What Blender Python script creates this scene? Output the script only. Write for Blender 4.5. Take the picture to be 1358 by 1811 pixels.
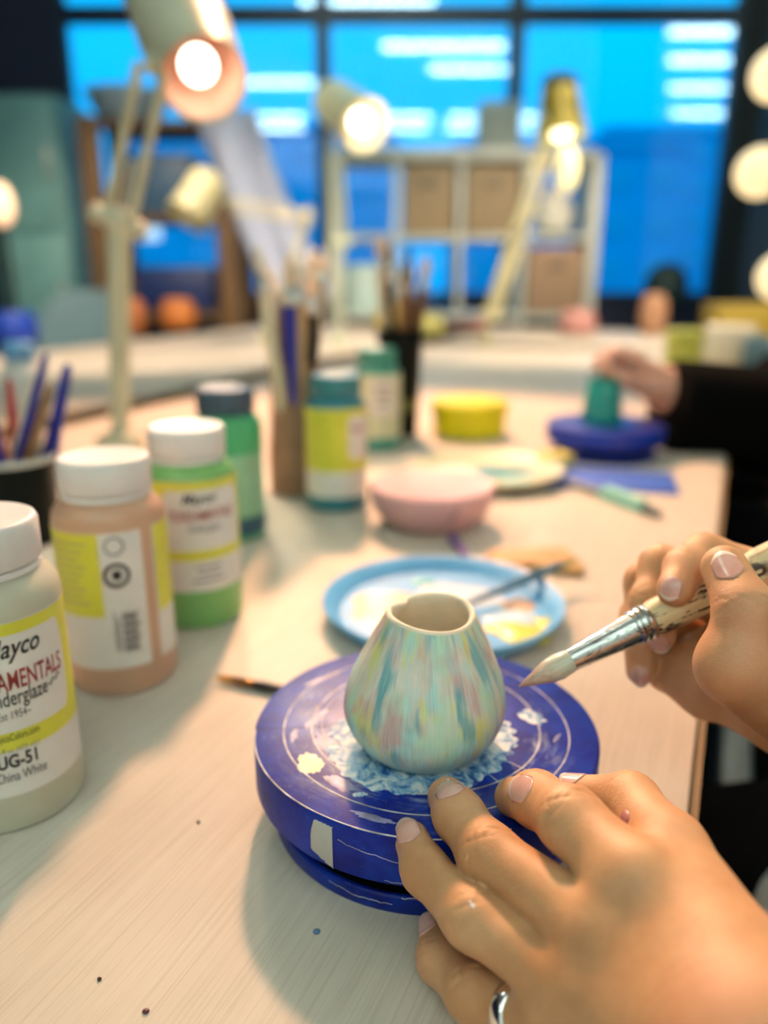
import bpy, bmesh, math, random
import numpy as np
from mathutils import Vector, Matrix

for _o in list(bpy.data.objects):
    bpy.data.objects.remove(_o)
SC = bpy.context.scene
COL = SC.collection
PI = math.pi
random.seed(7)
RNG = np.random.default_rng(7)

# ------------------------------------------------------------------ camera
TABLE = 0.75                       # table top height
FPX = 1400.0                       # focal length in pixels of a 1358 wide frame
PITCH = math.radians(17)
CAM = np.array([0.0, 0.0, 1.0])
_cd = bpy.data.cameras.new('camera'); cam = bpy.data.objects.new('camera', _cd); COL.objects.link(cam)
cam.location = CAM; cam.rotation_euler = (PI/2 - PITCH, 0, 0)
_cd.sensor_fit = 'HORIZONTAL'; _cd.sensor_width = 36.0; _cd.lens = 36.0*FPX/1358
_cd.clip_start = 0.01; _cd.clip_end = 300
_cd.dof.use_dof = True; _cd.dof.focus_distance = 0.298; _cd.dof.aperture_fstop = 4.7
_cd.dof.aperture_blades = 0
SC.camera = cam

# ------------------------------------------------------------------ view, world, big lights
SC.view_settings.view_transform = 'Standard'; SC.view_settings.look = 'None'
SC.view_settings.gamma = 1.0; SC.view_settings.use_curve_mapping = False
SC.view_settings.exposure = 0.66

W = bpy.data.worlds.new('dusk'); SC.world = W; W.use_nodes = True
_nt = W.node_tree; _nt.nodes.clear()
_out = _nt.nodes.new('ShaderNodeOutputWorld'); _bg = _nt.nodes.new('ShaderNodeBackground')
_tc = _nt.nodes.new('ShaderNodeTexCoord'); _sx = _nt.nodes.new('ShaderNodeSeparateXYZ'); _rp = _nt.nodes.new('ShaderNodeValToRGB')
_nt.links.new(_tc.outputs['Generated'], _sx.inputs[0]); _nt.links.new(_sx.outputs['Z'], _rp.inputs[0])
_rp.color_ramp.elements[0].position = 0.0; _rp.color_ramp.elements[0].color = (0.0, 0.24, 0.56, 1)
_rp.color_ramp.elements[1].position = 0.45; _rp.color_ramp.elements[1].color = (0.0, 0.47, 0.95, 1)
_nt.links.new(_rp.outputs[0], _bg.inputs[0]); _bg.inputs[1].default_value = 1.5
_nt.links.new(_bg.outputs[0], _out.inputs[0])

def lamp_light(name, kind, loc, energy, color, target=None, **kw):
    d = bpy.data.lights.new(name, kind); d.energy = energy; d.color = color
    for k, v in kw.items(): setattr(d, k, v)
    o = bpy.data.objects.new(name, d); COL.objects.link(o); o.location = loc
    if target is not None:
        o.rotation_euler = (Vector(target) - Vector(loc)).to_track_quat('-Z', 'Y').to_euler()
    return o

KEY_POS = (-0.10, 2.25, 2.36)
KEY_AIM = (0.0, 0.45, 0.75)
lamp_light('track_or_fill_spot_light', 'SPOT', KEY_POS, 225, (1.0, 0.50, 0.27), KEY_AIM, spot_size=math.radians(64), spot_blend=0.35, shadow_soft_size=0.09)

FAR_FILL_SPOTS = (((-0.70, 1.9, 2.36), (-1.0, 3.0, 0.75), 120), ((1.10, 2.1, 2.36), (0.75, 3.2, 0.75), 150))  # fill spots added to brighten the far tables
for _p, _a, _w in FAR_FILL_SPOTS:
    lamp_light('track_or_fill_spot_light', 'SPOT', _p, _w, (1.0, 0.74, 0.52), _a, spot_size=math.radians(74), spot_blend=0.5, shadow_soft_size=0.09)

# ------------------------------------------------------------------ geometry helpers
_cp, _sp = math.cos(PITCH), math.sin(PITCH)
def ray(x, y):
    u = (x-679)/FPX; v = (y-905.5)/FPX
    return np.array([u, _cp - v*_sp, -_sp - v*_cp])
def at_height(x, y, h):            # point seen at a pixel, h above the table
    d = ray(x, y); return CAM + d*((TABLE+h-CAM[2])/d[2])
def at_depth(x, y, t): return CAM + ray(x, y)*t
def at_y(x, y, Y): d = ray(x, y); return CAM + d*(Y/d[1])

class MB:
    """collects faces for ONE mesh"""
    def __init__(s): s.v = []; s.f = []
    def add(s, vs, fs):
        b = len(s.v); s.v += [tuple(float(c) for c in q) for q in vs]; s.f += [tuple(b+i for i in q) for q in fs]; return s
    def box(s, c, d, rot=None, bev=0.0):
        bm = bmesh.new(); bmesh.ops.create_cube(bm, size=1.0)
        for q in bm.verts: q.co = Vector((q.co.x*d[0], q.co.y*d[1], q.co.z*d[2]))
        if bev: bmesh.ops.bevel(bm, geom=bm.edges[:], offset=bev, segments=2, profile=0.5, affect='EDGES')
        m = Matrix.Translation(Vector(c)) @ (rot.to_4x4() if rot is not None else Matrix.Identity(4))
        bm.verts.index_update()
        s.add([m @ q.co for q in bm.verts], [[q.index for q in fc.verts] for fc in bm.faces]); bm.free(); return s
    def lathe(s, prof, n=40, c=(0,0,0), M=None, cap0=True, cap1=True, fr=None):
        vs = []
        for i, (r, z) in enumerate(prof):
            for j in range(n):
                a = 2*PI*j/n; rr = r if fr is None else r*fr(a, z)
                vs.append(Vector((rr*math.cos(a), rr*math.sin(a), z)))
        fs = []
        for i in range(len(prof)-1):
            for j in range(n):
                k = (j+1) % n; fs.append((i*n+j, i*n+k, (i+1)*n+k, (i+1)*n+j))
        if cap0: fs.append(tuple(reversed(range(n))))
        if cap1: fs.append(tuple((len(prof)-1)*n+j for j in range(n)))
        if M is not None: vs = [M @ q for q in vs]
        s.add([q + Vector(c) for q in vs], fs); return s
    def tube(s, pts, rad, n=12, flat=None):
        P = [Vector(q) for q in pts]; R = rad if hasattr(rad, '__len__') else [rad]*len(P)
        t0 = (P[1]-P[0]).normalized(); up = Vector((0,0,1)) if abs(t0.z) < 0.9 else Vector((1,0,0))
        x = t0.cross(up).normalized(); vs = []
        for i, q in enumerate(P):
            t = ((P[min(i+1, len(P)-1)] - P[max(i-1, 0)])).normalized()
            x = (x - t*x.dot(t)).normalized(); y = t.cross(x)
            for j in range(n):
                a = 2*PI*j/n; vs.append(q + (x*math.cos(a) + y*math.sin(a)*(flat or 1.0))*R[i])
        fs = [(i*n+j, i*n+(j+1) % n, (i+1)*n+(j+1) % n, (i+1)*n+j) for i in range(len(P)-1) for j in range(n)]
        fs += [tuple(reversed(range(n))), tuple((len(P)-1)*n+j for j in range(n))]
        s.add(vs, fs); return s
    def ball(s, c, r, n=20, m=12, M=None):
        pr = [(max(1e-5, math.sin(PI*i/m))*1.0, -math.cos(PI*i/m)) for i in range(m+1)]
        S = Matrix.Diagonal(Vector((r[0], r[1], r[2]))).to_4x4() if hasattr(r, '__len__') else Matrix.Scale(r, 4)
        s.lathe(pr, n, c, (M.to_4x4() @ S) if M is not None else S); return s
    def build(s, name, mat, parent=None, smooth=True, bevel=0.0, auto=None):
        me = bpy.data.meshes.new(name); me.from_pydata(s.v, [], s.f); me.update()
        return link(name, me, mat, parent, smooth, auto)

def link(name, me, mat, parent=None, smooth=True, auto=None):
    o = bpy.data.objects.new(name, me); COL.objects.link(o)
    if mat is not None: me.materials.append(mat)
    if smooth:
        me.polygons.foreach_set('use_smooth', [True]*len(me.polygons))
        me.set_sharp_from_angle(angle=math.radians(auto if auto else 38))
    if parent is not None: o.parent = parent
    return o
def empty(name, loc=(0,0,0), rz=0.0):
    o = bpy.data.objects.new(name, None); COL.objects.link(o); o.location = loc; o.rotation_euler = (0,0,rz)
    o.empty_display_size = 0.05; return o
def tag(o, label, cat, group=None):
    o['label'] = label; o['category'] = cat
    if group: o['group'] = group
    return o
def struct(o): o['kind'] = 'structure'; return o
def copy_tree(o, parent=None):
    c = o.copy(); COL.objects.link(c); c.parent = parent
    for ch in list(o.children): copy_tree(ch, c)
    return c

# ------------------------------------------------------------------ materials
class NT:
    def __init__(s, name):
        s.m = bpy.data.materials.new(name); s.m.use_nodes = True; s.t = s.m.node_tree
        s.b = s.t.nodes['Principled BSDF']
    def n(s, kind, **kw):
        q = s.t.nodes.new('ShaderNode'+kind)
        for k, v in kw.items(): setattr(q, k, v)
        return q
    def l(s, a, b): s.t.links.new(a, b)
    def coord(s, scale=(1,1,1), rot=(0,0,0), out='Object'):
        tc = s.n('TexCoord'); mp = s.n('Mapping'); mp.inputs['Scale'].default_value = scale; mp.inputs['Rotation'].default_value = rot
        s.l(tc.outputs[out], mp.inputs[0]); return mp.outputs[0]
    def noise(s, vec, scale, detail=3, rough=0.5, dist=0.0):
        q = s.n('TexNoise'); q.inputs['Scale'].default_value = scale; q.inputs['Detail'].default_value = detail
        q.inputs['Roughness'].default_value = rough; q.inputs['Distortion'].default_value = dist
        s.l(vec, q.inputs['Vector']); return q.outputs['Fac']
    def ramp(s, fac, stops, interp='LINEAR'):
        q = s.n('ValToRGB'); e = q.color_ramp; e.interpolation = interp
        while len(e.elements) < len(stops): e.elements.new(0.5)
        for i, (p, c) in enumerate(stops):
            e.elements[i].position = p
            c = c if hasattr(c, '__len__') else (c, c, c)
            e.elements[i].color = (*c, 1)
        s.l(fac, q.inputs[0]); return q.outputs[0]
    def mix(s, fac, a, b):
        q = s.n('Mix', data_type='RGBA')
        for v, i in ((fac, 0), (a, 6), (b, 7)):
            if hasattr(v, 'is_linked'): s.l(v, q.inputs[i])
            elif i == 0: q.inputs[0].default_value = v
            else: q.inputs[i].default_value = (*v, 1)
        return q.outputs[2]
    def math(s, op, a, b=None, clamp=False):
        q = s.n('Math', operation=op); q.use_clamp = clamp
        for v, i in ((a, 0), (b, 1)):
            if v is None: continue
            if hasattr(v, 'is_linked'): s.l(v, q.inputs[i])
            else: q.inputs[i].default_value = v
        return q.outputs[0]
    def bump(s, h, strength=0.3, dist=0.001, prev=None):
        q = s.n('Bump'); q.inputs['Strength'].default_value = strength; q.inputs['Distance'].default_value = dist
        s.l(h, q.inputs['Height'])
        if prev is not None: s.l(prev, q.inputs['Normal'])
        s.l(q.outputs[0], s.b.inputs['Normal']); return q.outputs[0]
    def set(s, **kw):
        nm = dict(color='Base Color', rough='Roughness', metal='Metallic', spec='Specular IOR Level', sss='Subsurface Weight',
                  sssr='Subsurface Radius', ssss='Subsurface Scale', trans='Transmission Weight', ior='IOR', coat='Coat Weight',
                  coatr='Coat Roughness', emit='Emission Color', emits='Emission Strength', alpha='Alpha')
        for k, v in kw.items():
            i = s.b.inputs[nm[k]]
            if hasattr(v, 'is_linked'): s.l(v, i)
            elif k in ('color', 'emit'): i.default_value = (*v, 1)
            else: i.default_value = v
        return s
_pl = {}
def plain(name, color, rough=0.5, metal=0.0, var=0.10, scale=30, bump=0.0, coat=0.0, sss=0.0, emit=None, emits=0.0, spec=0.5):
    """one painted, moulded or stained surface, with a little mottling"""
    if name in _pl: return _pl[name]
    t = NT(name); v = t.coord(); f = t.noise(v, scale, 3)
    c2 = tuple(min(1, c*(1-var*1.6)) for c in color); c1 = tuple(min(1, c*(1+var*0.6)) for c in color)
    t.set(color=t.ramp(f, [(0.3, c2), (0.7, c1)]), rough=rough, metal=metal, coat=coat, spec=spec)
    if sss: t.set(sss=sss, ssss=0.004)
    if bump: t.bump(t.noise(v, scale*8, 4), bump, 0.001)
    if emit: t.set(emit=emit, emits=emits)
    _pl[name] = t.m; return t.m

# ------------------------------------------------------------------ smooth bodies (blended round cones, meshed)
def smin(a, b, k):
    h = np.maximum(k - np.abs(a-b), 0)/k
    return np.minimum(a, b) - h*h*k*0.25
class Field:
    def __init__(s, lo, hi, h):
        s.lo = np.array(lo, float); s.h = h; s.n = np.ceil((np.array(hi)-s.lo)/h).astype(int)+1
        s.ax = [s.lo[i] + h*np.arange(s.n[i]) for i in range(3)]
        s.D = np.full(s.n, 0.03, np.float32)
    def box(s, pts, pad):
        P = np.array(pts); a = np.floor((P.min(0)-pad-s.lo)/s.h).astype(int); b = np.ceil((P.max(0)+pad-s.lo)/s.h).astype(int)+1
        a = np.clip(a, 0, s.n); b = np.clip(b, 0, s.n); return tuple(slice(a[i], b[i]) for i in range(3))
    def grid(s, sl):
        return np.meshgrid(*[s.ax[i][sl[i]].astype(np.float32) for i in range(3)], indexing='ij', sparse=True)
    def cone(s, sl, a, b, ra, rb):
        X, Y, Z = s.grid(sl); a = np.asarray(a, float); ba = np.asarray(b, float)-a; L = ba@ba
        t = np.clip(((X-a[0])*ba[0]+(Y-a[1])*ba[1]+(Z-a[2])*ba[2])/L, 0, 1)
        return np.sqrt((X-a[0]-t*ba[0])**2+(Y-a[1]-t*ba[1])**2+(Z-a[2]-t*ba[2])**2) - (ra+(rb-ra)*t)
    def chain(s, pts, rad, k=0.004, pad=0.022):
        sl = s.box(pts, pad + max(rad)); d = None
        for i in range(len(pts)-1):
            q = s.cone(sl, pts[i], pts[i+1], rad[i], rad[i+1]); d = q if d is None else smin(d, q, k)
        return sl, d
    def merge(s, item, k): sl, d = item; s.D[sl] = smin(s.D[sl], d, k)
    def bump(s, c, r, amp):             # soft swelling (+) or dent (-)
        sl = s.box([c], r*2.2); X, Y, Z = s.grid(sl)
        s.D[sl] -= amp*np.exp(-((X-c[0])**2+(Y-c[1])**2+(Z-c[2])**2)/(r*r))
    def crease(s, c, axis, dors, half, offs, w, amp):   # fold lines across a finger on one side
        sl = s.box([c], half*1.9); X, Y, Z = s.grid(sl); x, y, z = X-c[0], Y-c[1], Z-c[2]
        t = x*axis[0]+y*axis[1]+z*axis[2]; dd = x*dors[0]+y*dors[1]+z*dors[2]; r2 = x*x+y*y+z*z
        m = 1/(1+np.exp(-(dd-0.25*half)/(0.14*half)))*np.exp(-np.maximum(r2-(half*1.15)**2, 0)/(half*0.6)**2)
        g = 0
        sd = np.cross(axis, dors); q = x*sd[0]+y*sd[1]+z*sd[2]
        for i, (o, am) in enumerate(offs):
            tt = t-o-0.0007*np.sin(q*900+i*2.1)-q*q*18*(1 if o > 0 else -1)
            g = g + am*np.exp(-(tt/w)**2)
        s.D[sl] += amp*m*g
    def sample(s, p):
        g = (np.asarray(p)-s.lo)/s.h; i = np.clip(np.floor(g).astype(int), 0, s.n-2); fr = g-i; v = 0
        for a in (0,1):
            for b in (0,1):
                for c in (0,1):
                    w = (fr[0] if a else 1-fr[0])*(fr[1] if b else 1-fr[1])*(fr[2] if c else 1-fr[2])
                    v += w*s.D[i[0]+a, i[1]+b, i[2]+c]
        return float(v)
    def normal(s, p):
        e = s.h*1.5; g = np.array([s.sample(p+d)-s.sample(p-d) for d in np.eye(3)*e]); return g/np.linalg.norm(g)
    def march(s, o, d, tmax=0.3):
        o = np.array(o, float); d = np.array(d)/np.linalg.norm(d); t = 0
        while t < tmax:
            p = o+d*t
            if np.all(p > s.lo) and np.all(p < s.lo+s.h*(s.n-1)):
                v = s.sample(p)
                if v < 1e-5: return p
                t += max(v*0.7, 1e-5)
            else: t += s.h*2
        return None
    def mesh(s):
        D = s.D; S = D < 0; n = D.shape
        c = [S[i:n[0]-1+i, j:n[1]-1+j, k:n[2]-1+k] for i in (0,1) for j in (0,1) for k in (0,1)]
        cnt = sum(q.astype(np.int8) for q in c); act = (cnt > 0) & (cnt < 8)
        I = np.argwhere(act); idx = np.full(act.shape, -1, np.int64); idx[act] = np.arange(len(I))
        pos = np.zeros((len(I), 3)); w = np.zeros(len(I))
        off = [(i,j,k) for i in (0,1) for j in (0,1) for k in (0,1)]
        for a in off:
            for ax in range(3):
                if a[ax]: continue
                b = list(a); b[ax] = 1
                va = D[I[:,0]+a[0], I[:,1]+a[1], I[:,2]+a[2]]; vb = D[I[:,0]+b[0], I[:,1]+b[1], I[:,2]+b[2]]
                m = (va < 0) != (vb < 0); t = np.where(m, va/np.where(m, va-vb, 1), 0)
                q = I + np.array(a); q = q.astype(float); q[:, ax] += t
                pos[m] += q[m]; w[m] += 1
        V = s.lo + s.h*(pos/w[:,None]); Fs = []
        for ax in range(3):
            o1, o2 = (ax+1) % 3, (ax+2) % 3
            A = np.take(S, range(n[ax]-1), ax); B = np.take(S, range(1, n[ax]), ax); E_ = np.argwhere(A != B)
            E_ = E_[(E_[:,o1] > 0) & (E_[:,o2] > 0) & (E_[:,o1] < n[o1]-1) & (E_[:,o2] < n[o2]-1)]
            d1 = np.zeros(3, int); d1[o1] = 1; d2 = np.zeros(3, int); d2[o2] = 1
            q = [E_-d1-d2, E_-d2, E_, E_-d1]; q = np.stack([idx[r[:,0], r[:,1], r[:,2]] for r in q], 1)
            fl = ~S[E_[:,0], E_[:,1], E_[:,2]]; q[fl] = q[fl][:, ::-1]
            Fs.append(q)
        return V, np.concatenate(Fs)
def np_mesh(name, parts):
    vs, fs, b = [], [], 0
    for V, Fq in parts: vs.append(V); fs.append(Fq+b); b += len(V)
    V = np.concatenate(vs); Fq = np.concatenate(fs)
    me = bpy.data.meshes.new(name); me.vertices.add(len(V)); me.vertices.foreach_set('co', V.astype(np.float32).ravel())
    me.loops.add(Fq.size); me.loops.foreach_set('vertex_index', Fq.astype(np.int32).ravel())
    me.polygons.add(len(Fq)); me.polygons.foreach_set('loop_start', np.arange(0, Fq.size, 4, dtype=np.int32))
    me.update(calc_edges=True); me.validate(); return me
def unit(v): v = np.asarray(v, float); return v/np.linalg.norm(v)
def nail(fld, c, axis, width, length, mat, parent, up=None, tip=0.0015, name='fingernail'):
    """a curved nail plate laid on the finger at surface point c"""
    n = fld.normal(c) if up is None else unit(up); a = unit(np.asarray(axis)-n*np.dot(axis, n)); sd = np.cross(a, n)
    nu, nv = 11, 11; vs = []; fs = []
    for j in range(nv):
        v = j/(nv-1)
        w = width*0.5*(1-max(0, 0.35-v)**2*3.2)*(1-max(0, v-0.75)**2*2.4)
        for i in range(nu):
            u = -1+2*i/(nu-1); bow = -0.14*length*u*u*(1 if v > 0.5 else -1)*abs(2*v-1)
            q = c + a*((v-0.5)*length+bow) + sd*u*w
            p = fld.march(q+n*0.006, -n, 0.02)
            z = (p-q)@n if p is not None else -0.003
            z = max(z, -0.0042)
            vs.append(q + n*(z + 0.00002 + 0.0005*(1-u*u)*(0.3+0.7*v)) + a*tip*max(0, v-0.8)*5*(1-u*u*0.6))
    for j in range(nv-1):
        for i in range(nu-1): fs.append((j*nu+i, (j+1)*nu+i, (j+1)*nu+i+1, j*nu+i+1))
    m = MB().add(vs, fs); o = m.build(name, mat, parent, auto=80)
    o.data.materials.append(plain('nail_free_edge', (0.80, 0.72, 0.64), 0.3))
    for q in o.data.polygons:
        if q.index >= (nv-2)*(nu-1): q.material_index = 1
    sol = o.modifiers.new('thickness', 'SOLIDIFY'); sol.thickness = 0.0006; sol.offset = 0
    return o

# ------------------------------------------------------------------ the room
FLOOR_M = plain('dark_floor', (0.030, 0.034, 0.040), 0.55, var=0.2, scale=6)
NAVY = plain('navy_wall_paint', (0.012, 0.022, 0.060), 0.6, var=0.1, scale=4)
DARK = plain('charcoal_wall_paint', (0.012, 0.022, 0.026), 0.6, scale=4)
CEIL = plain('ceiling_paint', (0.74, 0.76, 0.74), 0.8, scale=3)
PALE = plain('pale_wall_paint', (0.80, 0.80, 0.77), 0.8, scale=3)
FRAME = plain('window_frame_paint', (0.010, 0.028, 0.060), 0.4)
X0, X1, Y0, Y1, ZC = -3.4, 4.9, -2.6, 5.2, 3.0
def slab(name, lo, hi, mat):
    lo, hi = np.array(lo), np.array(hi); return struct(MB().box((lo+hi)/2, hi-lo).build(name, mat, None, smooth=False))
slab('floor', (X0,Y0,-0.1), (X1,Y1,0), FLOOR_M)
slab('ceiling', (X0,Y0,ZC), (X1,Y1,ZC+0.1), CEIL)
slab('wall_left', (X0-0.1,Y0,0), (X0,Y1,ZC), NAVY)
slab('wall_right', (X1,Y0,0), (X1+0.1,Y1,ZC), DARK)
slab('wall_rear', (X0,Y0-0.1,0), (X1,Y0,ZC), PALE)
WX = [-1.90, -0.98, -0.36, 0.78, 2.10]; SILL, TRANS = 0.82, 2.42
slab('wall_window_left', (X0,Y1,0), (WX[0],Y1+0.12,ZC), NAVY)
slab('wall_window_right', (WX[-1],Y1,0), (X1,Y1+0.12,ZC), DARK)
slab('wall_window_sill', (WX[0],Y1,0), (WX[-1],Y1+0.12,SILL), NAVY)
GL = bpy.data.materials.new('window_glass'); GL.use_nodes = True; _t = GL.node_tree; _t.nodes.clear()
_o = _t.nodes.new('ShaderNodeOutputMaterial'); _m = _t.nodes.new('ShaderNodeMixShader'); _tr = _t.nodes.new('ShaderNodeBsdfTransparent'); _gs = _t.nodes.new('ShaderNodeBsdfGlossy'); _fr = _t.nodes.new('ShaderNodeFresnel')
_tr.inputs[0].default_value = (0.86, 0.96, 1.0, 1); _gs.inputs['Roughness'].default_value = 0.02; _fr.inputs[0].default_value = 1.75
_t.links.new(_fr.outputs[0], _m.inputs[0]); _t.links.new(_tr.outputs[0], _m.inputs[1]); _t.links.new(_gs.outputs[0], _m.inputs[2]); _t.links.new(_m.outputs[0], _o.inputs[0])
for i in range(4):
    w = struct(empty('window_%d' % (i+1), ((WX[i]+WX[i+1])/2, Y1, SILL)))
    def wb(nm, lo, hi, mat):
        o = MB().box((np.array(lo)+hi)/2 - np.array(w.location), np.array(hi)-lo).build(nm, mat, w, smooth=False); return o
    a, b = WX[i], WX[i+1]; fw = 0.045
    for nm, z0, z1 in (('pane', SILL+fw, TRANS-fw), ('pane', TRANS+fw, ZC-fw)):
        wb(nm, (a+fw, Y1+0.05, z0), (b-fw, Y1+0.056, z1), GL)
    wb('mullion', (a, Y1+0.02, SILL), (a+fw, Y1+0.10, ZC), FRAME); wb('mullion', (b-fw, Y1+0.02, SILL), (b, Y1+0.10, ZC), FRAME)
    for z in (SILL, TRANS-fw, ZC-fw*1.0): wb('rail', (a+fw, Y1+0.02, z), (b-fw, Y1+0.10, z+(2*fw if z == TRANS-fw else fw)), FRAME)
# dark pillar at the right, in front of the window wall
slab('trim_1', (1.62, 3.30, 0), (2.10, 3.75, ZC), DARK)

# ceiling tubes, seen mirrored in the window glass
TUBE = plain('tube_glow', (0.9, 0.9, 0.9), 0.5, emit=(0.82, 1.0, 0.90), emits=15.0)
HOUS = plain('tube_housing', (0.7, 0.7, 0.7), 0.5)
def ceiling_tube(x, y, ln, label, along='x'):
    e = empty('ceiling_or_added_fill_tube_light', (x, y, ZC), 0 if along == 'x' else PI/2); tag(e, label, 'ceiling light', 'ceiling tube lights')
    MB().box((0,0,-0.02), (ln+0.06, 0.13, 0.04), bev=0.006).build('housing', HOUS, e)
    MB().tube([(-ln/2,0,-0.062), (ln/2,0,-0.062)], 0.026, 14).build('tube', TUBE, e)
    for s in (-1, 1): MB().box((s*(ln/2+0.012), 0, -0.06), (0.024, 0.06, 0.07), bev=0.004).build('end_cap', HOUS, e)
for x, y, ln, lb in ((-0.12, 3.66, 1.0, 'white ceiling tube light nearest the window'), (0.54, 2.40, 1.1, 'white ceiling tube light above far end of work table'),
                     (0.92, 1.55, 0.9, 'white ceiling tube light above the blue far wheel'), (-1.10, 0.96, 0.9, 'white ceiling tube light above the left table'),
                     (2.70, 2.86, 0.55, 'short ceiling tube light beside the dark pillar'), (3.06, 1.90, 0.62, 'short ceiling tube light second from dark pillar'),
                     (3.54, 0.66, 0.70, 'short ceiling tube light third from dark pillar'), (4.12, -0.80, 0.80, 'short ceiling tube light at rear of right row')):
    ceiling_tube(x, y, ln, lb)
# tubes added behind the camera as frontal fill light
for i, x in enumerate((-1.5, 0.0, 1.5)):
    for y, wd in ((-1.1, 'front'), (-1.9, 'rear')): ceiling_tube(x, y, 1.25, 'added fill tube light at the room rear, %s row, %s' % (wd, ('left', 'middle', 'right')[i]))
# track spot that throws the warm key light, then the added far-table fill spots
_bm = plain('black_metal', (0.012, 0.012, 0.013), 0.4)
for _p, _a, _l in ((KEY_POS, KEY_AIM, 'black ceiling spotlight hanging over the work table'), (FAR_FILL_SPOTS[0][0], FAR_FILL_SPOTS[0][1], 'added black fill spotlight hanging over the left table'), (FAR_FILL_SPOTS[1][0], FAR_FILL_SPOTS[1][1], 'added black fill spotlight hanging towards the far table')):
    ts = empty('track_or_added_fill_spotlight', (_p[0], _p[1], ZC)); tag(ts, _l, 'spotlight', 'ceiling spotlights')
    _d = (Vector(_a)-Vector(_p)).normalized(); _q = _d.to_track_quat('Z', 'Y').to_matrix().to_4x4()
    MB().tube([(0,0,0), (0,0,_p[2]-ZC+0.12)], 0.012).build('drop_rod', _bm, ts)
    MB().box((0,0,-0.015), (0.5,0.04,0.03)).build('track', _bm, ts)
    MB().lathe([(0.05,-0.16), (0.085,-0.13), (0.11,0.0), (0.114,0.0), (0.09,-0.14), (0.052,-0.17)], 32, (0,0,_p[2]-ZC), _q).build('shade', _bm, ts)

# outside: buildings across the street
BLD = [plain('far_facade_a', (0.10, 0.46, 0.66), 0.9), plain('far_facade_b', (0.16, 0.52, 0.70), 0.9)]
WIN = plain('far_window', (0.10,0.30,0.45), 0.3, emit=(0.0, 0.36, 0.70), emits=0.16); WIN2 = plain('far_lit_window', (0.5,0.4,0.3), 0.3, emit=(0.8, 0.85, 0.95), emits=0.9)
for bi, (x, y, w, h, lb) in enumerate(((7.5, 34, 9, 5.6, 'low blue office block beyond the right window'), (-6.5, 42, 14, 7.4, 'wide dark office block beyond the left windows'), (17, 46, 10, 8.0, 'taller pale block at the far right outside'))):
    e = empty('office_building', (x, y, -6.0)); tag(e, lb, 'building')
    MB().box((0, 3, (h+6)/2-0), (w, 6, h+6)).build('facade', BLD[bi % 2], e, smooth=False)
    MB().box((0, 3, h+6.15), (w+0.4, 6.4, 0.3)).build('roof', BLD[(bi+1) % 2], e, smooth=False)
    wm = [None, None]
    for i in range(5):
        for j in range(4):
            lit = (i*4+j+bi*9) % 20 == 11
            if wm[lit] is None:
                o = MB().box((0, -0.02, 0), (w/5*0.62, 0.10, 0.85)).build('window', WIN2 if lit else WIN, e, smooth=False); wm[lit] = o
            else:
                o = wm[lit].copy(); COL.objects.link(o); o.parent = e
            o.location = (-w/2+w/5*(i+0.5), 0, h+6-1.1-j*1.7)
slab('street', (-60, 6, -6.2), (60, 90, -6.0), plain('asphalt', (0.03,0.05,0.08), 0.9)).name = 'floor_outside'

# ------------------------------------------------------------------ tables
TD = np.array([0.399, 0.917]); TN = np.array([0.917, -0.399]); TROT = math.atan2(-TD[0], TD[1])   # local +Y runs along the table
def tpos(off, s, z=TABLE): q = TN*off + TD*s; return (q[0], q[1], z)
tt = NT('table_laminate'); v = tt.coord(); vs_ = tt.coord(scale=(260, 5, 60)); vs2 = tt.coord(scale=(900, 14, 60))
c = tt.ramp(tt.noise(v, 7, 4, 0.6), [(0.3, (0.53, 0.475, 0.40)), (0.7, (0.62, 0.56, 0.475))])
c = tt.mix(tt.ramp(tt.noise(vs_, 1.0, 3, 0.6), [(0.42, 0.0), (0.75, 0.35)]), c, (0.70, 0.64, 0.54))
c = tt.mix(tt.ramp(tt.noise(vs2, 1.0, 2, 0.6), [(0.35, 0.30), (0.5, 0.0)]), c, (0.36, 0.32, 0.25))
c = tt.mix(tt.ramp(tt.noise(v, 22, 3, 0.6), [(0.62, 0.0), (0.75, 0.35)]), c, (0.66, 0.62, 0.55))
tt.set(color=c, rough=tt.ramp(tt.noise(vs_, 1.0, 3), [(0.3, 0.50), (0.7, 0.64)]), spec=0.35)
tt.bump(tt.noise(vs2, 1.0, 2), 0.10, 0.0003)
TT = tt.m
EDGE = plain('table_edge_strip', (0.25, 0.17, 0.08), 0.6); LEGM = plain('table_leg_metal', (0.35, 0.36, 0.37), 0.4, 0.5)
def work_table(name, o0, o1, s0, s1, label, zt=TABLE):
    e = empty(name, tpos((o0+o1)/2, (s0+s1)/2, 0), TROT); tag(e, label, 'table')
    w, l = o1-o0, s1-s0
    MB().box((0,0,zt-0.014), (w, l, 0.028), bev=0.0015).build('tabletop', TT, e)
    MB().box((w/2+0.0025,0,zt-0.016), (0.005, l, 0.024)).build('edge_strip', EDGE, e); MB().box((-w/2-0.0025,0,zt-0.016), (0.005, l, 0.024)).build('edge_strip', EDGE, e)
    for sx in (-1,1):
        for sy in (-1,1): MB().box((sx*(w/2-0.14), sy*(l/2-0.12), (zt-0.028)/2), (0.05,0.05,zt-0.028), bev=0.003).build('leg', LEGM, e)
    for sx in (-1,1): MB().box((sx*(w/2-0.14),0,zt-0.06), (0.03,l-0.3,0.05)).build('apron', LEGM, e)
    return e
work_table('work_table', -1.011, 0.0055, -0.45, 2.62, 'long beige work table carrying the blue wheel and paint jars')
work_table('work_table', -2.05, -1.12, 0.10, 3.35, 'beige table to the left across a dark gap')
work_table('work_table', -1.0, 1.1, 2.80, 3.62, 'beige table across the far end before the shelf')

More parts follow.
